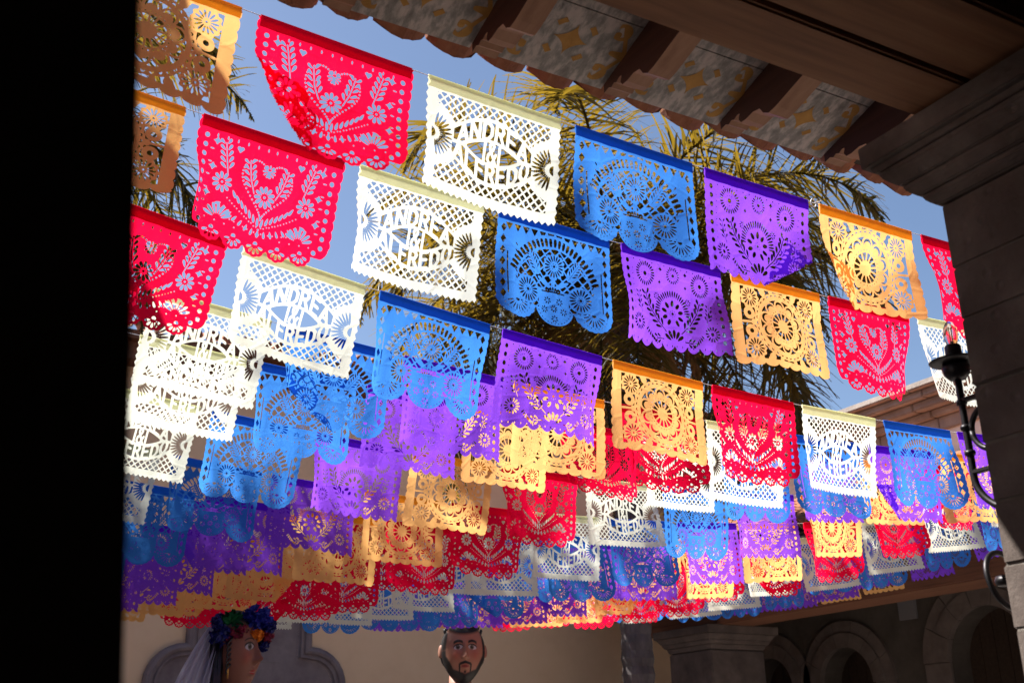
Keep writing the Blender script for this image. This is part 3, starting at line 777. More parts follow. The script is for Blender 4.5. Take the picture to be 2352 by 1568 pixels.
for k in range(30):
    x = .05 + k * .152 + random.uniform(-.008, .008)
    o = bpy.data.objects.new('roof_tile', tv[k % 4]); COL.objects.link(o); o.parent = r
    o.location = Vector((x, DT + .09 + random.uniform(-.014, .012), Z + 1.834 + random.uniform(-.005, .005))) - r.location
    o = bpy.data.objects.new('roof_tile', tu[k % 3]); COL.objects.link(o); o.parent = r
    o.location = Vector((x + .076, DT + .085 + random.uniform(-.012, .01), Z + 1.85)) - r.location
# ================================================================= sheet meshes from the fields (marching squares, long runs merged)
def field_mesh(F, maxrun=5):
    ins = F > 0
    H, Wd = F.shape
    V, idx, faces = [], {}, []
    us, vs = GU[0], GV[:, 0]
    def gp(i, j):
        k = (i, j)
        if k not in idx: idx[k] = len(V); V.append((us[j], vs[i]))
        return idx[k]
    def ep(i0, j0, i1, j1):
        k = (i0, j0, i1, j1) if (i0, j0) < (i1, j1) else (i1, j1, i0, j0)
        if k not in idx:
            a, b = F[k[0], k[1]], F[k[2], k[3]]; t = min(max(a / (a - b), .04), .96)
            idx[k] = len(V); V.append((us[k[1]] + (us[k[3]] - us[k[1]]) * t, vs[k[0]] + (vs[k[2]] - vs[k[0]]) * t))
        return idx[k]
    cnt = ins[:-1, :-1].astype(int) + ins[1:, :-1] + ins[:-1, 1:] + ins[1:, 1:]
    for i in range(H - 1):
        row = cnt[i]; j = 0
        nz = np.nonzero(row)[0]
        if len(nz) == 0: continue
        j, last = nz[0], nz[-1]
        while j <= last:
            c = row[j]
            if c == 4:
                k = j
                while k <= last and row[k] == 4 and k - j < maxrun: k += 1
                faces.append((gp(i, j), gp(i + 1, j), gp(i + 1, k), gp(i, k))); j = k
                continue
            if c:
                cs = [(i, j), (i + 1, j), (i + 1, j + 1), (i, j + 1)]; poly = []
                for q in range(4):
                    a, b = cs[q], cs[(q + 1) % 4]
                    if ins[a]: poly.append(gp(*a))
                    if ins[a] != ins[b]: poly.append(ep(*a, *b))
                if len(poly) > 2: faces.append(tuple(poly))
            j += 1
    return np.array(V), faces

FLAG_W = .462
def bend(V, seed, fold=0):
    """hang the flat sheet: curled side edges, billow and ripples that grow towards the hem; lengths along the paper are kept"""
    rg = random.Random(seed)
    V = V.copy(); lift = np.zeros(len(V))
    if fold:                                                  # a bottom corner blown over and lying on the sheet
        a_ = math.radians(rg.uniform(38, 62)); nx, ny = (math.cos(a_), math.sin(a_)) if fold > 0 else (-math.cos(a_), math.sin(a_))
        d_ = (V[:, 0] - .5) * nx + (V[:, 1] - .37) * ny - rg.uniform(.30, .40); m_ = d_ > 0
        V[m_, 0] -= 2 * d_[m_] * nx; V[m_, 1] -= 2 * d_[m_] * ny; lift[m_] = -.006 - .05 * d_[m_]
    B = rg.uniform(.10, .36) * rg.choice((1, 1, -1)); K = rg.choice((.15, .4, .8, 1.3)) * rg.choice((1, 1, -1)); K2 = rg.uniform(-.45, .3)
    A = rg.uniform(.03, .13); nf = rg.uniform(1.3, 2.6); ph = rg.uniform(0, 6.28); skew = rg.uniform(-.25, .25); hemc = rg.uniform(-.06, .10)
    U = np.linspace(-.04, 1.04, 109); du = U[1] - U[0]
    S = np.linspace(0, .86, 44)
    g = np.clip((S - .07) / .42, 0, 1); g = g * g * (3 - 2 * g)
    X = np.zeros((44, 109)); Y = np.zeros((44, 109))
    i0 = int((.14 + .04) / du)
    for r_, gv in enumerate(g):
        us = U + skew * (S[r_] - .3)
        phi = gv * (B * np.cos(np.pi * np.clip(us, 0, 1)) + A * np.sin(2 * np.pi * (nf * us) + ph + 3 * S[r_]) + K * np.clip(1 - U / .14, 0, 1) ** .8 + K2 * np.clip((U - .84) / .16, 0, 1))
        cx, cy = np.cumsum(np.cos(phi)) * du, np.cumsum(np.sin(phi)) * du
        X[r_] = cx - cx[i0] + U[i0]; Y[r_] = cy - cy[i0]
    # flat at the header: the whole width is held by the string
    fu = (V[:, 0] + .04) / du; fv = V[:, 1] / (S[1] - S[0]); fv = np.clip(fv, 0, 42.99)
    a, b = np.clip(fu.astype(int), 0, 107), fv.astype(int); ta, tb = fu - a, fv - b
    smp = lambda G: (G[b, a] * (1 - ta) + G[b, a + 1] * ta) * (1 - tb) + (G[b + 1, a] * (1 - ta) + G[b + 1, a + 1] * ta) * tb
    x, y = smp(X), smp(Y)
    v = V[:, 1]
    gk = np.clip((v - .05) / .2, 0, 1)
    for _ in range(5):                                        # crumple: straight kinks across the sheet
        a_, c_, k_ = rg.uniform(0, 3.14), rg.uniform(-.2, .4), rg.uniform(.02, .075) * rg.choice((1, -1))
        d_ = (V[:, 0] - .5) * math.cos(a_) + (v - .36) * math.sin(a_) - c_
        y = y + k_ * np.maximum(d_, 0) * gk * .8
    y = y + rg.uniform(.01, .05) * np.abs(V[:, 0] - .5) * gk + rg.uniform(-.04, .04) * np.abs(v - .37) * gk
    y = y + hemc * np.clip(v - .3, 0, 1) ** 2 * 2.2 + .0025 * np.sin(V[:, 0] * 31 + seed) * np.clip(v / .2, 0, 1)
    y = y + lift
    return np.stack([x * FLAG_W, y * FLAG_W, -v * FLAG_W * 1.10], 1)

def to_mesh(name, P, faces, m):
    me = bpy.data.meshes.new(name); me.from_pydata(P.tolist(), [], faces); me.materials.append(m)
    me.polygons.foreach_set('use_smooth', [True] * len(me.polygons)); me.update(); return me

NVAR = 8
SHEETS = {}
for ci, (c, fn) in enumerate((('red', design_red), ('white', design_white), ('blue', design_blue), ('purple', design_purple), ('yellow', design_yellow))):
    Vf, Ff = field_mesh(fn())
    SHEETS[c] = [to_mesh('paper_flag', bend(Vf, 17 + 31 * ci + k * 7, {6: 1, 7: -1}.get(k, 0)), Ff, M_PAPER[c]) for k in range(NVAR)]
HEAD = {}
for c in M_PAPER:
    q = MB(); P = []
    n = 24
    for k in range(n + 1):
        x = FLAG_W * k / n; wv = .0012 * math.sin(k * 1.7)
        P.append([(x, -.0025 + wv * .3, -.037 + wv), (x, -.0032, -.012), (x, -.003, .003), (x, .0, .0055), (x, .003, .003), (x, .0035, -.008)])
    q.grid(P); HEAD[c] = q.mesh('header_fold', M_HEADER[c], smooth=True)

ORD = ['first', 'second', 'third', 'fourth', 'fifth', 'sixth', 'seventh', 'eighth', 'ninth', 'tenth', 'eleventh', 'twelfth', 'thirteenth', 'fourteenth', 'fifteenth']
MOTIF = dict(red='dotted heart and feathers', white='names between lattices', blue='flower basket under an arch', purple='daisies over a fan', yellow='round mandala')
SEQ = ['red', 'white', 'blue', 'purple', 'yellow']
PI_ = .515
# string: E of the blue flag, depth, depth slope, height over camera, tilt, sag (measured from the photograph, metres)
STR = [(1.714, 2.583, -.008, 1.859, -.011, .013), (1.675, 3.048, .004, 1.772, .005, .019), (1.435, 3.535, .017, 1.502, -.045, .025), (1.261, 4.024, -.030, 1.536, -.050, .021),
       (1.314, 4.594, .000, 1.610, -.020, .016), (1.255, 5.078, -.022, 1.483, -.036, .024), (1.194, 5.567, -.026, 1.377, -.033, .026), (.913, 5.820, .009, 1.301, -.024, .022),
       (.863, 6.343, .003, 1.385, -.030, .019), (.772, 6.664, .004, 1.300, -.024, .019), (.630, 7.000, .004, 1.280, -.024, .018), (.482, 7.333, .005, 1.280, -.024, .018),
       (.330, 7.700, .004, 1.320, -.024, .018), (.170, 8.080, .004, 1.325, -.024, .018)]
def string_point(p, s):
    t = s - 1.5
    return Vector((p[0] + s, p[1] + p[2] * t, Z + p[3] + p[4] * t + p[5] * t * t))
rg = random.Random(5)
for si, p in enumerate(STR):
    # the string itself, from the left wing to the right-hand beam
    s0, s1 = -p[0] - .2, EB + .06 - p[0]
    pts = [string_point(p, s0 + (s1 - s0) * k / 60) for k in range(61)]
    o = MB().tube(pts, .0013, 5).build('string', M_STRING, None, smooth=True, loc=tuple(pts[0])); put(o, 'thin white string carrying the %s row of flags counted from the front' % ORD[si], 'string', 'strings of flags')
    seen = 0
    for i in range(-8, 13):
        A, B = string_point(p, i * PI_), string_point(p, i * PI_ + FLAG_W)
        if B.x > 7.45 or A.x < -.3: continue
        (xa, ya), (xb, yb) = project(A), project(B)
        if xb < 296 + (ya - 800) * -.0 or xb < 300: continue
        edge_x = 2162 + (ya - 470) * .173
        if xa > edge_x - 4 or yb < -60: continue
        c = SEQ[(i + 2) % 5]; seen += 1
        k = rg.choice((0, 1, 2, 3, 4, 5, 0, 1, 2, 3, 4, 5, 6, 7))
        o = bpy.data.objects.new('paper_flag', SHEETS[c][k]); COL.objects.link(o)
        o.location = A
        d = B - A
        o.rotation_euler = (rg.choice((rg.uniform(-.11, .08), rg.uniform(-.11, .08), rg.uniform(-.11, .08), rg.uniform(-.2, .15))), -math.atan2(d.z, math.hypot(d.x, d.y)), math.atan2(d.y, d.x))
        put(o, '%s cut-paper flag with %s, %s from left on %s string' % (c, MOTIF[c], ORD[seen - 1], ORD[si]), 'paper flag', 'cut-paper flags on strings')
        h = bpy.data.objects.new('header_fold', HEAD[c]); COL.objects.link(h); h.parent = o
# knot on the first string
kp = string_point(STR[0], PI_ * 1 + FLAG_W + .03)
kb = MB(); kb.tube([kp + Vector((.012 * math.cos(a) - .004, 0, .016 * math.sin(a))) for a in [j * .42 for j in range(16)]], .0018, 5); kb.tube([kp, kp + Vector((.03, -.004, .014))], .0015, 5)
o = kb.build('string_knot', M_STRING, None, loc=tuple(kp)); put(o, 'small white knot in the first string between purple and yellow flags', 'knot')

# ochre stencil on the soffit boards
Vs, Fs = field_mesh(design_stencil(), 12)
ob_boards = [o for o in EAVE.children if o.name.startswith('soffit_board')]
for o in ob_boards:
    ys_ = [v.co.y for v in o.data.vertices]; xs_ = [v.co.x for v in o.data.vertices]
    if max(ys_) + EAVE.location.y < 2.1: continue
    x0, x1 = min(xs_) + EAVE.location.x, max(xs_) + EAVE.location.x
    sc_ = .365
    P = []
    for u, v in Vs:
        x = (x0 + x1) / 2 + (u - .5) * sc_; d = 2.085 + (v - .40) * sc_ * .92
        P.append((x - EAVE.location.x, d - EAVE.location.y, sz(d) - .0012 - EAVE.location.z))
    me = bpy.data.meshes.new('stencil_ornament'); me.from_pydata(P, [], Fs); me.materials.append(M_OCHRE)
    q = bpy.data.objects.new('stencil_ornament', me); COL.objects.link(q); q.parent = o
# ================================================================= palms
M_LEAF = leaf_mat('palm_leaf', [(.012, .016, .006), (.024, .026, .007), (.06, .045, .012)], (.32, .20, .018), .50, .35)
M_DEAD = leaf_mat('dry_palm_leaf', [(.16, .085, .03), (.24, .135, .05), (.30, .18, .08)], (.40, .22, .07), .6, .3)
M_RACHIS = plain('palm_rachis', (.16, .13, .04), .5)
def trunk_mat():
    m = rough_mat('palm_trunk', [(.3, (.06, .05, .05)), (.5, (.10, .085, .085)), (.75, (.16, .135, .135))], 7, .9, .6, 20, stretch=(1, 1, .5))
    return m
M_TRUNK = trunk_mat()
def frond_mesh(rg, az, el, L, droop, dry=False, n=46):
    """arching rachis with drooping leaflets on both sides, in world axes, root at the origin"""
    q = MB(); h = Vector((math.cos(az), math.sin(az), 0)); side = Vector((-math.sin(az), math.cos(az), 0))
    tw = rg.uniform(-.5, .5); pts, tans = [], []
    p = Vector((0, 0, 0)); a = el
    for k in range(n + 1):
        t = h * math.cos(a) + Vector((0, 0, 1)) * math.sin(a); t = (t + side * tw * .25 * k / n).normalized()
        pts.append(p.copy()); tans.append(t); p = p + t * (L / n); a -= droop / n * (.35 + 1.5 * k / n)
        a = max(a, -1.52)
    q.tube(pts, [.020 * (1 - .85 * k / n) + .003 for k in range(n + 1)], 5)
    for k in range(5, n + 1):
        f = k / n
        ll = L * .245 * (math.sin(math.pi * min(1, .12 + f * .93)) ** .6) * (.55 if dry else 1) + .05
        for sd in (-1, 1):
            for rep in range(3):
                t = tans[k]; nrm = t.cross(side).normalized()
                s_ = (side * sd * 1.0 + nrm * rg.uniform(-.75, .75) + t * rg.uniform(.45, .95)).normalized()
                b = pts[k] - t * (L / n * .34 * rep); wd = rg.uniform(.009, .016)
                dr = rg.uniform(.2, .7) + (.5 if dry else 0)
                P = []; d = s_.copy(); c = b.copy(); ns = 4; l_ = ll * rg.uniform(.75, 1.12)
                wv = d.cross(Vector((rg.uniform(-.6, .6), rg.uniform(-.6, .6), 1))).normalized()
                for j in range(ns + 1):
                    w_ = wd * (1.0 if j < 2 else (1 - (j - 1) / (ns)) + .05)
                    P.append([c + wv * w_, c - wv * w_]); c = c + d * (l_ / ns); d = (d + Vector((0, 0, -1)) * dr * (j + .5) / ns).normalized()
                q.grid(P)
    return q
def palm(base, top, crown, label, seed, nf, L, group='palm trees', skip=None):
    rg = random.Random(seed); r = thing('palm_tree', tuple(base), label, 'palm tree', group)
    base, top = Vector(base), Vector(top)
    P, rr = [], []
    n = 90
    for k in range(n + 1):
        f = k / n; c = base.lerp(top, f) + Vector((.05 * math.sin(f * 3), .03 * math.sin(f * 2.2 + 1), 0))
        ring = .010 * (k % 2) + rg.uniform(-.004, .004)
        P.append(c); rr.append(.155 - .035 * f + ring + (.07 * max(0, 1 - f * 12)))
    MB().tube(P, rr, 18).build('trunk', M_TRUNK, r, smooth=False)
    # leaf bases
    q = MB()
    for k in range(22):
        a = rg.uniform(0, 6.28); z0 = top.z - rg.uniform(-.1, .75); c = Vector((top.x, top.y, z0))
        d = Vector((math.cos(a), math.sin(a), 1.6)).normalized()
        q.tube([c + Vector((math.cos(a), math.sin(a), 0)) * .10, c + d * .22 + Vector((math.cos(a), math.sin(a), 0)) * .1, c + d * .5], [.06, .045, .012], 6)
    q.build('leaf_bases', M_DEAD, r)
    for k in range(nf):
        az = k * 2.39996 + rg.uniform(-.2, .2); lev = k / nf
        el = .80 - 1.4 * lev + rg.uniform(-.12, .12); droop = rg.uniform(1.25, 1.85) + .4 * (1 - lev)
        fm = frond_mesh(rg, az, el, L * rg.uniform(.88, 1.08), droop)
        fm.v = [(x + top.x + .08 * math.cos(az), y + top.y + .08 * math.sin(az), z + top.z + .15 * (1 - lev)) for x, y, z in fm.v]
        fm.build('frond', M_LEAF, r)
    for k in range(16):
        az = rg.uniform(0, 6.28); fm = frond_mesh(rg, az, -.55 - rg.uniform(0, .5), L * rg.uniform(.45, .7), rg.uniform(.8, 1.2), True, 30)
        fm.v = [(x + top.x + .1 * math.cos(az), y + top.y + .1 * math.sin(az), z + top.z - .1) for x, y, z in fm.v]
        put(fm.build('frond', M_DEAD, r), 'dry brown hanging frond')
    return r
palm((6.20, 8.7, 0), (6.10, 8.7, Z + 4.80), None, 'tall palm with drooping fronds and scarred trunk behind the flags', 3, 36, 3.2)
palm((-.5, 9.9, 0), (-.4, 9.9, Z + 5.6), None, 'palm at the left with fronds hanging beside the dark pillar', 8, 32, 3.25)

# ================================================================= wall lamp on the right pillar
DL = 1.70
lp = lambda x, y: at_depth(x * .91875, y * .91875, DL)
stem = [lp(*q) for q in ((2391, 950), (2404, 1006), (2415, 1070), (2426, 1132), (2436, 1191))]
ex = stem[2].x
stem = [Vector((ex, DL, p.z)) for p in stem]
low = [Vector((ex, DL - .148 * (1 - math.cos(t_ * math.pi / 2)), stem[-1].z - .104 * math.sin(t_ * math.pi / 2))) for t_ in [k / 12 for k in range(1, 13)]]
r = thing('wall_lamp', (ex, DP + .02, stem[-1].z - .35), 'black wrought iron wall lamp with bare candle bulb on the right pillar', 'lamp')
tz = stem[0].z
MB().tube(stem + low, .0085, 10).build('arm', M_IRON, r, smooth=True)
for zz in (stem[1].z, stem[3].z, (stem[1].z + stem[3].z) / 2):
    MB().lathe([(.0115, -.006), (.0135, 0), (.0115, .006)], (ex, DL, zz), 12).build('collar', M_IRON, r, smooth=True)
for zz in (stem[1].z + .004, stem[4].z + .01):
    MB().box(ex - .008, ex + .008, DP + .001, DL, zz - .005, zz + .005).build('bracket', M_IRON, r, bevel=.002)
MB().lathe([(.006, 0), (.020, .004), (.030, .016), (.034, .032), (.030, .040), (.012, .043)], (ex, DL, tz), 24).build('cup', M_IRON, r, smooth=True)
MB().lathe([(.010, .041), (.048, .043), (.060, .047), (.061, .049), (.046, .048), (.010, .046)], (ex, DL, tz), 32).build('drip_pan', M_IRON, r, smooth=True)
MB().lathe([(.0175, .047), (.0195, .050), (.0195, .086), (.0170, .090)], (ex, DL, tz), 20).build('socket', M_IRON, r, smooth=True)
M_GLASS, gnt, gb = mat('bulb_glass'); gb.inputs['Transmission Weight'].default_value = 1; gb.inputs['Roughness'].default_value = .03; gb.inputs['Base Color'].default_value = (1, .93, .88, 1); gb.inputs['IOR'].default_value = 1.12
bulb = MB().lathe([(.008, .088), (.0125, .094), (.0165, .108), (.0172, .120), (.0150, .134), (.0100, .146), (.0040, .153), (.0006, .155)], (ex, DL, tz), 20).build('bulb', M_GLASS, r, smooth=True)
for dx in (-.0035, .0035):
    MB().tube([(ex + dx, DL, tz + .098), (ex + dx, DL, tz + .136)], .0014, 6).build('filament', M_GOLD, bulb)
MB().tube([(ex, DL, tz + .088), (ex, DL, tz + .10)], .004, 8).build('stem_mount', plain('brass_mount', (.4, .3, .2), .4, .5), bulb)
rcz = lp(2452, 1088).z
MB().tube([(ex, DP + .075 + .06 * math.cos(a), rcz + .055 * math.sin(a)) for a in [j * 2 * math.pi / 28 for j in range(29)]], .007, 8).build('scroll', M_IRON, r, smooth=True)
# separate lower ring bolted to the pillar
DR = 1.60
rc = at_depth(2518 * .91875, 1451 * .91875, DR)
r = thing('iron_ring', (rc.x, DP + .01, rc.z), 'black iron ring hanging from the sunlit lower part of the right pillar', 'ring')
MB().tube([(rc.x + .060 * math.cos(a), DR + .012 * math.sin(a), rc.z + .062 * math.sin(a)) for a in [j * 2 * math.pi / 32 for j in range(33)]], .0062, 8).build('hoop', M_IRON, r, smooth=True)
MB().tube([(rc.x, DP + .001, rc.z + .0), (rc.x, DR + .01, rc.z)], .008, 8).build('bolt', M_IRON, r)
MB().lathe([(.022, -.01), (.026, 0), (.022, .01)], (rc.x, DR, rc.z), 14).build('boss', M_IRON, r, smooth=True)
# ================================================================= giant carnival puppets: painted papier-mache heads
def paint_mat(name, rough=.55, spec=.35):
    m, nt, b = mat(name); a = N(nt, 'VertexColor', layer_name='paint')
    nt.links.new(a.outputs[0], b.inputs['Base Color']); b.inputs['Roughness'].default_value = rough; b.inputs['Specular IOR Level'].default_value = spec
    tc = N(nt, 'TexCoord'); n = N(nt, 'TexNoise', i_Scale=35.0, i_Detail=4); nt.links.new(tc.outputs['Object'], n.inputs['Vector'])
    bp = N(nt, 'Bump', i_Strength=.25, i_Distance=.004); nt.links.new(n.outputs['Fac'], bp.inputs['Height']); nt.links.new(bp.outputs[0], b.inputs['Normal'])
    return m
M_PAINT = paint_mat('painted_face')
def ga(x, z, x0, z0, a, b): return np.exp(-((x - x0) / a) ** 2 - ((z - z0) / b) ** 2)
def head(name, c, size, yaw, parent, man):
    nl, nb = 240, 190
    tt = np.linspace(-1, 1, nl, endpoint=False); lon = math.pi * tt * (.36 + .64 * np.abs(tt) ** 1.4); lat = np.linspace(-math.pi / 2 + .001, math.pi / 2 - .001, nb)
    LO, LA = np.meshgrid(lon, lat)
    x, y, z = np.cos(LA) * np.sin(LO), -np.cos(LA) * np.cos(LO), np.sin(LA)
    fr = np.clip(-y + .15, 0, 1) ** .5
    X = x * (1 - .30 * np.clip(-z, 0, 1) ** 1.4 + .04 * np.clip(z, 0, 1)); Y = y * np.where(y < 0, .93, 1.08); ZZ = z.copy()
    ax = np.abs(x)
    off = (.08 * ga(x, z, 0, .12, .085, .22) + .15 * ga(x, z, 0, -.05, .085, .14) + (.17 if man else .24) * ga(x, z, 0, -.16, .10, .085) + .10 * ga(ax, z, .115, -.185, .06, .05)
           + .055 * ga(ax, z, .30, .31, .20, .06) - .085 * ga(ax, z, .31, .13, .17, .11) + .06 * ga(ax, z, .45, -.12, .18, .18)
           + .055 * ga(x, z, 0, -.385, .18, .035) + .075 * ga(x, z, 0, -.495, .15, .045) - .035 * ga(x, z, 0, -.437, .2, .014)
           - .03 * ga(x, z, 0, -.60, .2, .05) + .09 * ga(x, z, 0, -.80, .22, .14))
    Y = Y - off * fr
    front = y < .1
    skin = np.array((.33, .145, .095)) if man else np.array((.25, .105, .068))
    Cc = np.tile(skin, (nb, nl, 1))
    def mix(w_, col_):
        w_ = np.clip(w_, 0, 1)[..., None] * (front[..., None]); return Cc * (1 - w_) + np.array(col_) * w_
    Cc = mix(.55 * ga(ax, z, .46, -.12, .17, .15), (.36, .07, .045))
    Cc = mix(.35 * ga(x, z, 0, -.15, .12, .12), (.34, .13, .09))
    Cc = mix(.6 * ga(ax, z, .32, .20, .20, .07), (.10, .035, .04) if man else (.06, .022, .03))
    if man:
        side_ = np.clip((ax - .80 + .62 * np.clip(-z - .12, 0, .8)) * 16, 0, 1) * np.clip((.14 - z) * 10, 0, 1)
        chin = np.clip((-.645 - z + .25 * ax) * 18, 0, 1)
        mous = np.clip((.052 - np.abs(z + .318 + .22 * ax)) * 45, 0, 1) * np.clip((.31 - ax) * 18, 0, 1)
        conn = np.clip((.055 - np.abs(ax - .285)) * 30, 0, 1) * np.clip((-.34 - z) * 20, 0, 1) * np.clip((z + .80) * 20, 0, 1)
        soul = ga(x, z, 0, -.62, .06, .05) * 1.3
        temple = np.clip((ax - .80 + .25 * np.clip(z - .2, 0, 1)) * 18, 0, 1) * np.clip(z * 10, 0, 1)
        Cc = mix(np.maximum.reduce([side_, chin, mous, conn, soul, temple]), (.014, .011, .011))
    lipw = np.clip((.20 - ax) * 18, 0, 1) * np.clip((.075 - np.abs(z + .44) - .16 * ax) * 30, 0, 1)
    Cc = mix(lipw, (.30, .07, .055) if man else (.34, .022, .020))
    Cc = mix(np.clip((.010 - np.abs(z + .437 - .10 * ax ** 2)) * 120, 0, 1) * (ax < .20), (.50, .42, .40) if not man else (.06, .02, .02))
    brow = np.clip(((.054 if man else .026) - np.abs(z - .335 + 1.3 * (ax - .30) ** 2)) * 45, 0, 1) * np.clip((.22 - np.abs(ax - .32)) * 25, 0, 1)
    Cc = mix(brow, (.012, .009, .009))
    e = (np.abs(ax - .315) / .20) ** 1.6 + (np.abs(z - .135 + .10 * (ax - .31)) / (.078 if man else .080)) ** 2
    lid = (np.abs(ax - .315) / .225) ** 1.6 + (np.abs(z - .155 + .06 * (ax - .31)) / (.100 if man else .105)) ** 2
    Cc = mix(np.clip((1.0 - lid) * 6, 0, 1), (.02, .012, .012))
    eyew = np.clip((1.0 - e) * 7, 0, 1)
    Cc = mix(eyew, (.42, .385, .39))
    gx = -.02 if man else .02
    ir = np.hypot((ax - .315 - gx * np.sign(x)) * .78, (z - .142))
    Cc = mix(np.clip((.084 - ir) * 50, 0, 1) * eyew, (.075, .062, .04)); Cc = mix(np.clip((.044 - ir) * 60, 0, 1) * eyew, (.006, .005, .005))
    Cc = mix(np.clip((.012 - np.hypot(ax - .335, z - .18)) * 120, 0, 1) * eyew, (.8, .8, .8))  # white highlight dot painted into the eye colour
    Y = Y - .055 * ga(ax, z, .315, .145, .13, .07) * (y < 0)                 # bulging eyeball
    hairline = .62 - .12 * np.clip(-y, 0, 1) * 0
    hair = np.clip((z - (.60 if man else .66) + .10 * np.cos(LO * 2)) * 14, 0, 1); hair = np.maximum(hair, np.clip((y + .02) * 10, 0, 1) * np.clip((z + .45) * 6, 0, 1))
    hm = np.clip(hair, 0, 1)[..., None]; Cc = Cc * (1 - hm) + np.array((.012, .010, .011)) * hm
    hb = 1 + .05 * np.clip(hair, 0, 1); X, Y, ZZ = X * hb, Y * hb, ZZ * hb
    cs, sn = math.cos(yaw), math.sin(yaw); sx, sy, s3 = size
    px, py, pz = X * sx, Y * sy, ZZ * s3
    W = np.stack([c[0] + px * cs - py * sn, c[1] + px * sn + py * cs, c[2] + pz], -1)
    q = MB(); q.grid([[tuple(W[i, j]) for j in range(nl)] for i in range(nb)], closed=True)
    q.f += [tuple(range(nl))[::-1], tuple(range((nb - 1) * nl, nb * nl))]
    o = q.build(name, M_PAINT, parent, smooth=True)
    ca = o.data.color_attributes.new('paint', 'FLOAT_COLOR', 'POINT')
    ca.data.foreach_set('color', np.concatenate([Cc.reshape(-1, 3), np.ones((nb * nl, 1))], 1).ravel())
    def loc(a, b, h): return (c[0] + a * sx * cs - b * sy * sn, c[1] + a * sx * sn + b * sy * cs, c[2] + h * s3)
    return o, loc
M_EAR = plain('painted_skin', (.34, .155, .105), .55)
M_SUIT = rough_mat('black_cloth', [(.3, (.012, .012, .014)), (.7, (.03, .03, .034))], 10, .9)
M_DRESS = rough_mat('white_dress_cloth', [(.3, (.55, .55, .58)), (.7, (.70, .70, .72))], 10, .9)
def body(r, c, s3, neck_r, m_skin, m_cloth, prof):
    b0 = Vector((c[0], c[1] + .05, 0))
    MB().lathe([(neck_r * 1.1, c[2] - s3 * 1.62), (neck_r, c[2] - s3 * 1.2), (neck_r * .95, c[2] - s3 * .62)], b0, 24).build('neck', m_skin, r, smooth=True)
    P = []
    for (w_, d_, zz) in prof: P.append([(b0.x + w_ * math.cos(a) * (1 + .03 * math.sin(9 * a)), b0.y + d_ * math.sin(a) * (1 + .03 * math.sin(9 * a)), zz) for a in [k * 2 * math.pi / 54 for k in range(54)]])
    q = MB(); q.grid(P, closed=True); n_ = len(q.v); q.f += [tuple(range(54))[::-1], tuple(range(n_ - 54, n_))]; q.build('costume', m_cloth, r, smooth=True)

# --- man
DM = 8.9
hc = at_depth(1063, 1500, DM)
r = thing('giant_puppet', (hc.x, hc.y, 0), 'giant puppet of a dark bearded man facing the camera under the purple flags', 'puppet', 'giant carnival puppets')
h, L_ = head('head', hc, (.188, .215, .262), math.radians(-20), r, True)
for sd in (-1, 1):
    q = MB(); e0 = Vector(L_(sd * 1.0, .05, .03)); P = []
    for i in range(9):
        t = math.pi * i / 8
        P.append([tuple(e0 + Vector((.022 * math.sin(t) * math.cos(a), .034 * math.sin(t) * math.sin(a), .066 * math.cos(t) * (1 - .25 * (t > 1.6) * (t - 1.6))))) for a in [k * 2 * math.pi / 10 for k in range(10)]])
    q.grid(P, closed=True); q.build('ear', M_EAR, r, smooth=True)
q = MB(); rg = random.Random(2)
for k in range(170):
    a = rg.uniform(0, 6.28); la = rg.uniform(.62, 1.5)
    if math.cos(a) > .3 and la < .8: continue
    p = Vector(L_(math.cos(la) * math.sin(a) * 1.02, -math.cos(la) * math.cos(a) * .98, math.sin(la) * 1.03)); d = Vector(L_(0, 1, .5)) - Vector(L_(0, 0, 0)); d.normalize()
    p2 = p + d * .05 + (p - Vector(L_(0, 0, 0))).normalized() * .018; q.tube([p, (p + p2) / 2 + Vector((0, 0, .014)), p2], [.010, .013, .004], 5)
M_HAIR = plain('black_painted_hair', (.012, .010, .011), .38, 0, .5)
q.build('hair', M_HAIR, r, smooth=True)
body(r, hc, .262, .098, M_EAR, M_SUIT, [(.42, .34, .0), (.40, .30, .8), (.36, .22, hc.z - .95), (.34, .20, hc.z - .62), (.20, .15, hc.z - .46), (.12, .12, hc.z - .42)])

# --- bride
DB = 6.86
hc = at_depth(538, 1502, DB)
r = thing('giant_puppet', (hc.x, hc.y, 0), 'giant bride puppet with flower crown and pale veil, looking right', 'puppet', 'giant carnival puppets')
h, L_ = head('head', hc, (.138, .172, .247), math.radians(35), r, False)
body(r, hc, .247, .08, plain('painted_neck', (.25, .115, .075), .55), M_DRESS, [(.62, .55, .0), (.48, .42, .8), (.27, .20, hc.z - 1.0), (.27, .18, hc.z - .65), (.17, .13, hc.z - .47), (.10, .10, hc.z - .42)])
q = MB(); rg = random.Random(9)
for k in range(90):                                                       # long black hair behind the face
    a = rg.uniform(1.5, 4.78); p = Vector(L_(math.sin(a) * 1.0, -math.cos(a) * 1.0, rg.uniform(.1, .5)))
    q.tube([p, p + Vector((rg.uniform(-.01, .01), rg.uniform(-.01, .01), -.30)), p + Vector((rg.uniform(-.02, .02), .0, -.62))], [.020, .018, .008], 5)
for k in range(6):                                                        # curl by the temple
    p = Vector(L_(-.93, -.38, .34 - .12 * k)); q.tube([p + Vector((.012 * math.cos(j * .9), 0, -.012 * j)) for j in range(6)], .006, 5)
q.build('hair', M_HAIR, r, smooth=True)
p = Vector(L_(-.86, -.30, -.20)); MB().tube([p, p + Vector((0, -.01, -.045)), p + Vector((.004, -.01, -.10))], [.006, .008, .005], 8).build('earring', M_GOLD, r, smooth=True)
M_VEIL, vnt, vb = mat('tulle_veil'); vout = vnt.nodes['Material Output']; vnt.nodes.remove(vb)
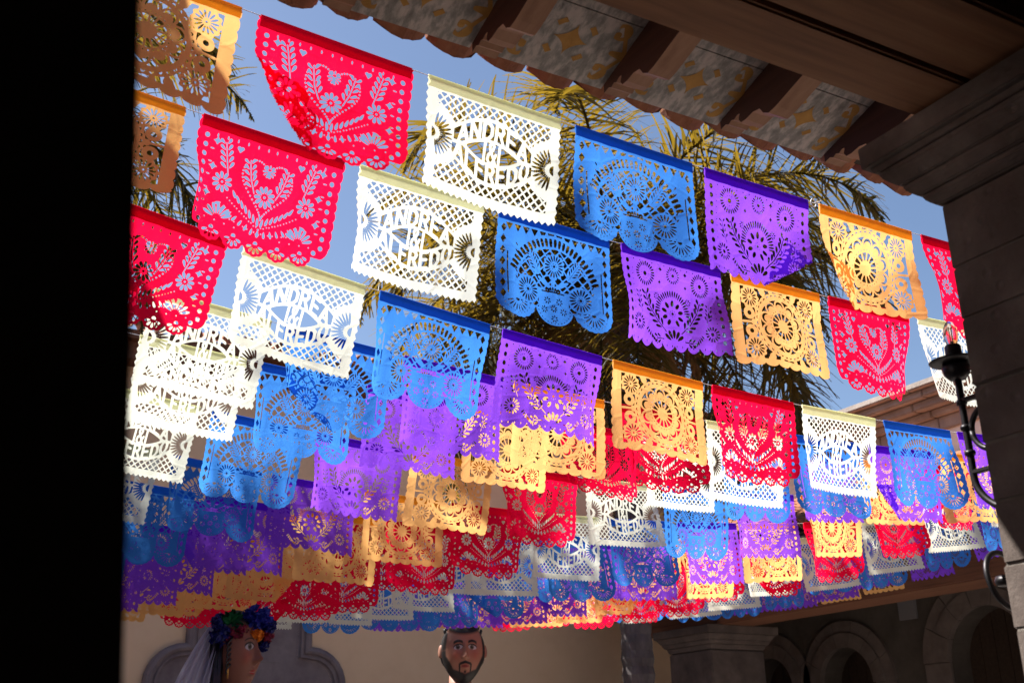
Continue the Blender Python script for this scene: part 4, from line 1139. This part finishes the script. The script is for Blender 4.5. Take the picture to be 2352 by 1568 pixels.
vd, vt, vp = N(vnt, 'BsdfDiffuse'), N(vnt, 'BsdfTranslucent'), N(vnt, 'BsdfTransparent')
for q_ in (vd, vt): q_.inputs[0].default_value = (.66, .68, .84, 1)
va, vm = N(vnt, 'MixShader'), N(vnt, 'MixShader'); va.inputs[0].default_value = .5; vm.inputs[0].default_value = .28
vnt.links.new(vd.outputs[0], va.inputs[1]); vnt.links.new(vt.outputs[0], va.inputs[2]); vnt.links.new(va.outputs[0], vm.inputs[1]); vnt.links.new(vp.outputs[0], vm.inputs[2]); vnt.links.new(vm.outputs[0], vout.inputs[0])
for (a, b, w0, w1) in (((-.9, .25, .62), (-1.75, .9, -2.4), .10, .30), ((.55, .55, .62), (.95, .95, -2.4), .06, .16)):
    P = []
    A_, B_ = Vector(L_(*a)), Vector(L_(*b))
    for i in range(22):
        t = i / 21; c_ = A_.lerp(B_, t) + Vector((-.05 if a[0] < 0 else .03, 0, 0)) * math.sin(t * math.pi); wd = w0 + (w1 - w0) * t ** .8
        P.append([tuple(c_ + Vector((RT.x, RT.y, 0)) * (wd * (k / 40 - .5)) + Vector((FW.x, FW.y, 0)) * (.018 + .012 * t) * math.sin(k * .95 + math.sin(k * .33) * 2)) for k in range(41)])
    MB().grid(P).build('veil', M_VEIL, r, smooth=True)
def pompom(c, rad, n, m, name, seed, pl=.55, ruffle=.5):
    rg = random.Random(seed); q = MB(); c = Vector(c)
    for k in range(n):
        d = Vector((rg.gauss(0, 1), rg.gauss(0, 1) - .4, rg.gauss(0, 1))).normalized(); s_ = d.cross(Vector((rg.gauss(0, 1), rg.gauss(0, 1), rg.gauss(0, 1)))).normalized(); u_ = s_.cross(d)
        b = c + d * rad * rg.uniform(.35, .75); P = []
        for i in range(4):
            t = i / 3; cc = b + (d * .75 + u_ * ruffle * t) * (rad * pl * t); wd = rad * .30 * math.sin(.5 + t * 2.2)
            P.append([tuple(cc + s_ * wd * e_ + d * (abs(e_) * wd * .5) + u_ * rg.uniform(-.012, .012)) for e_ in (-1, -.4, .3, 1)])
        q.grid(P)
    q.tube([c - Vector((0, 0, rad * .5)), c, c + Vector((0, 0, rad * .5))], [rad * .4, rad * .62, rad * .35], 10)
    return q.build(name, m, r)
FM = dict(blue=plain('blue_crepe', (.008, .02, .30), .6), navy=plain('navy_crepe', (.005, .008, .13), .6), green=plain('green_crepe', (.004, .085, .028), .5), magenta=plain('magenta_crepe', (.20, .006, .035), .6), orange=plain('orange_crepe', (.80, .22, .01), .7))
pp = lambda x, y, dd_=0: at_depth(320 * .91875 + x * .1563, 1500 * .91875 + y * .1563, DB - .10 + dd_)
for i, (x, y, rad, m_, n_) in enumerate(((1920, 270, .075, 'blue', 60), (1780, 230, .045, 'blue', 40), (2060, 380, .05, 'navy', 40), (1330, 330, .05, 'navy', 40), (1360, 520, .06, 'navy', 50), (1620, 480, .055, 'magenta', 60), (1890, 500, .044, 'orange', 110), (2040, 530, .04, 'magenta', 50), (1990, 660, .035, 'navy', 40), (1500, 560, .035, 'magenta', 40))):
    pompom(pp(x, y, -.02 if m_ == 'orange' else 0), rad, n_, FM[m_], 'flower', 40 + i, .55 if m_ != 'orange' else .3)
q = MB(); rg = random.Random(3); c_ = pp(1520, 330)
for k in range(16):
    d = Vector((rg.uniform(-1, 1), rg.uniform(-.8, .1), rg.uniform(-.4, 1.1))).normalized(); s_ = d.cross(Vector((0, 1, .2))).normalized()
    q.grid([[tuple(c_ + d * .08 * t + s_ * e_ * .018 * math.sin(.35 + 2.6 * t) + Vector((0, -.012 * abs(e_), 0))) for e_ in (-1, 0, 1)] for t in (0, .3, .6, .85, 1.0)])
q.build('leaf_sprig', FM['green'], r)
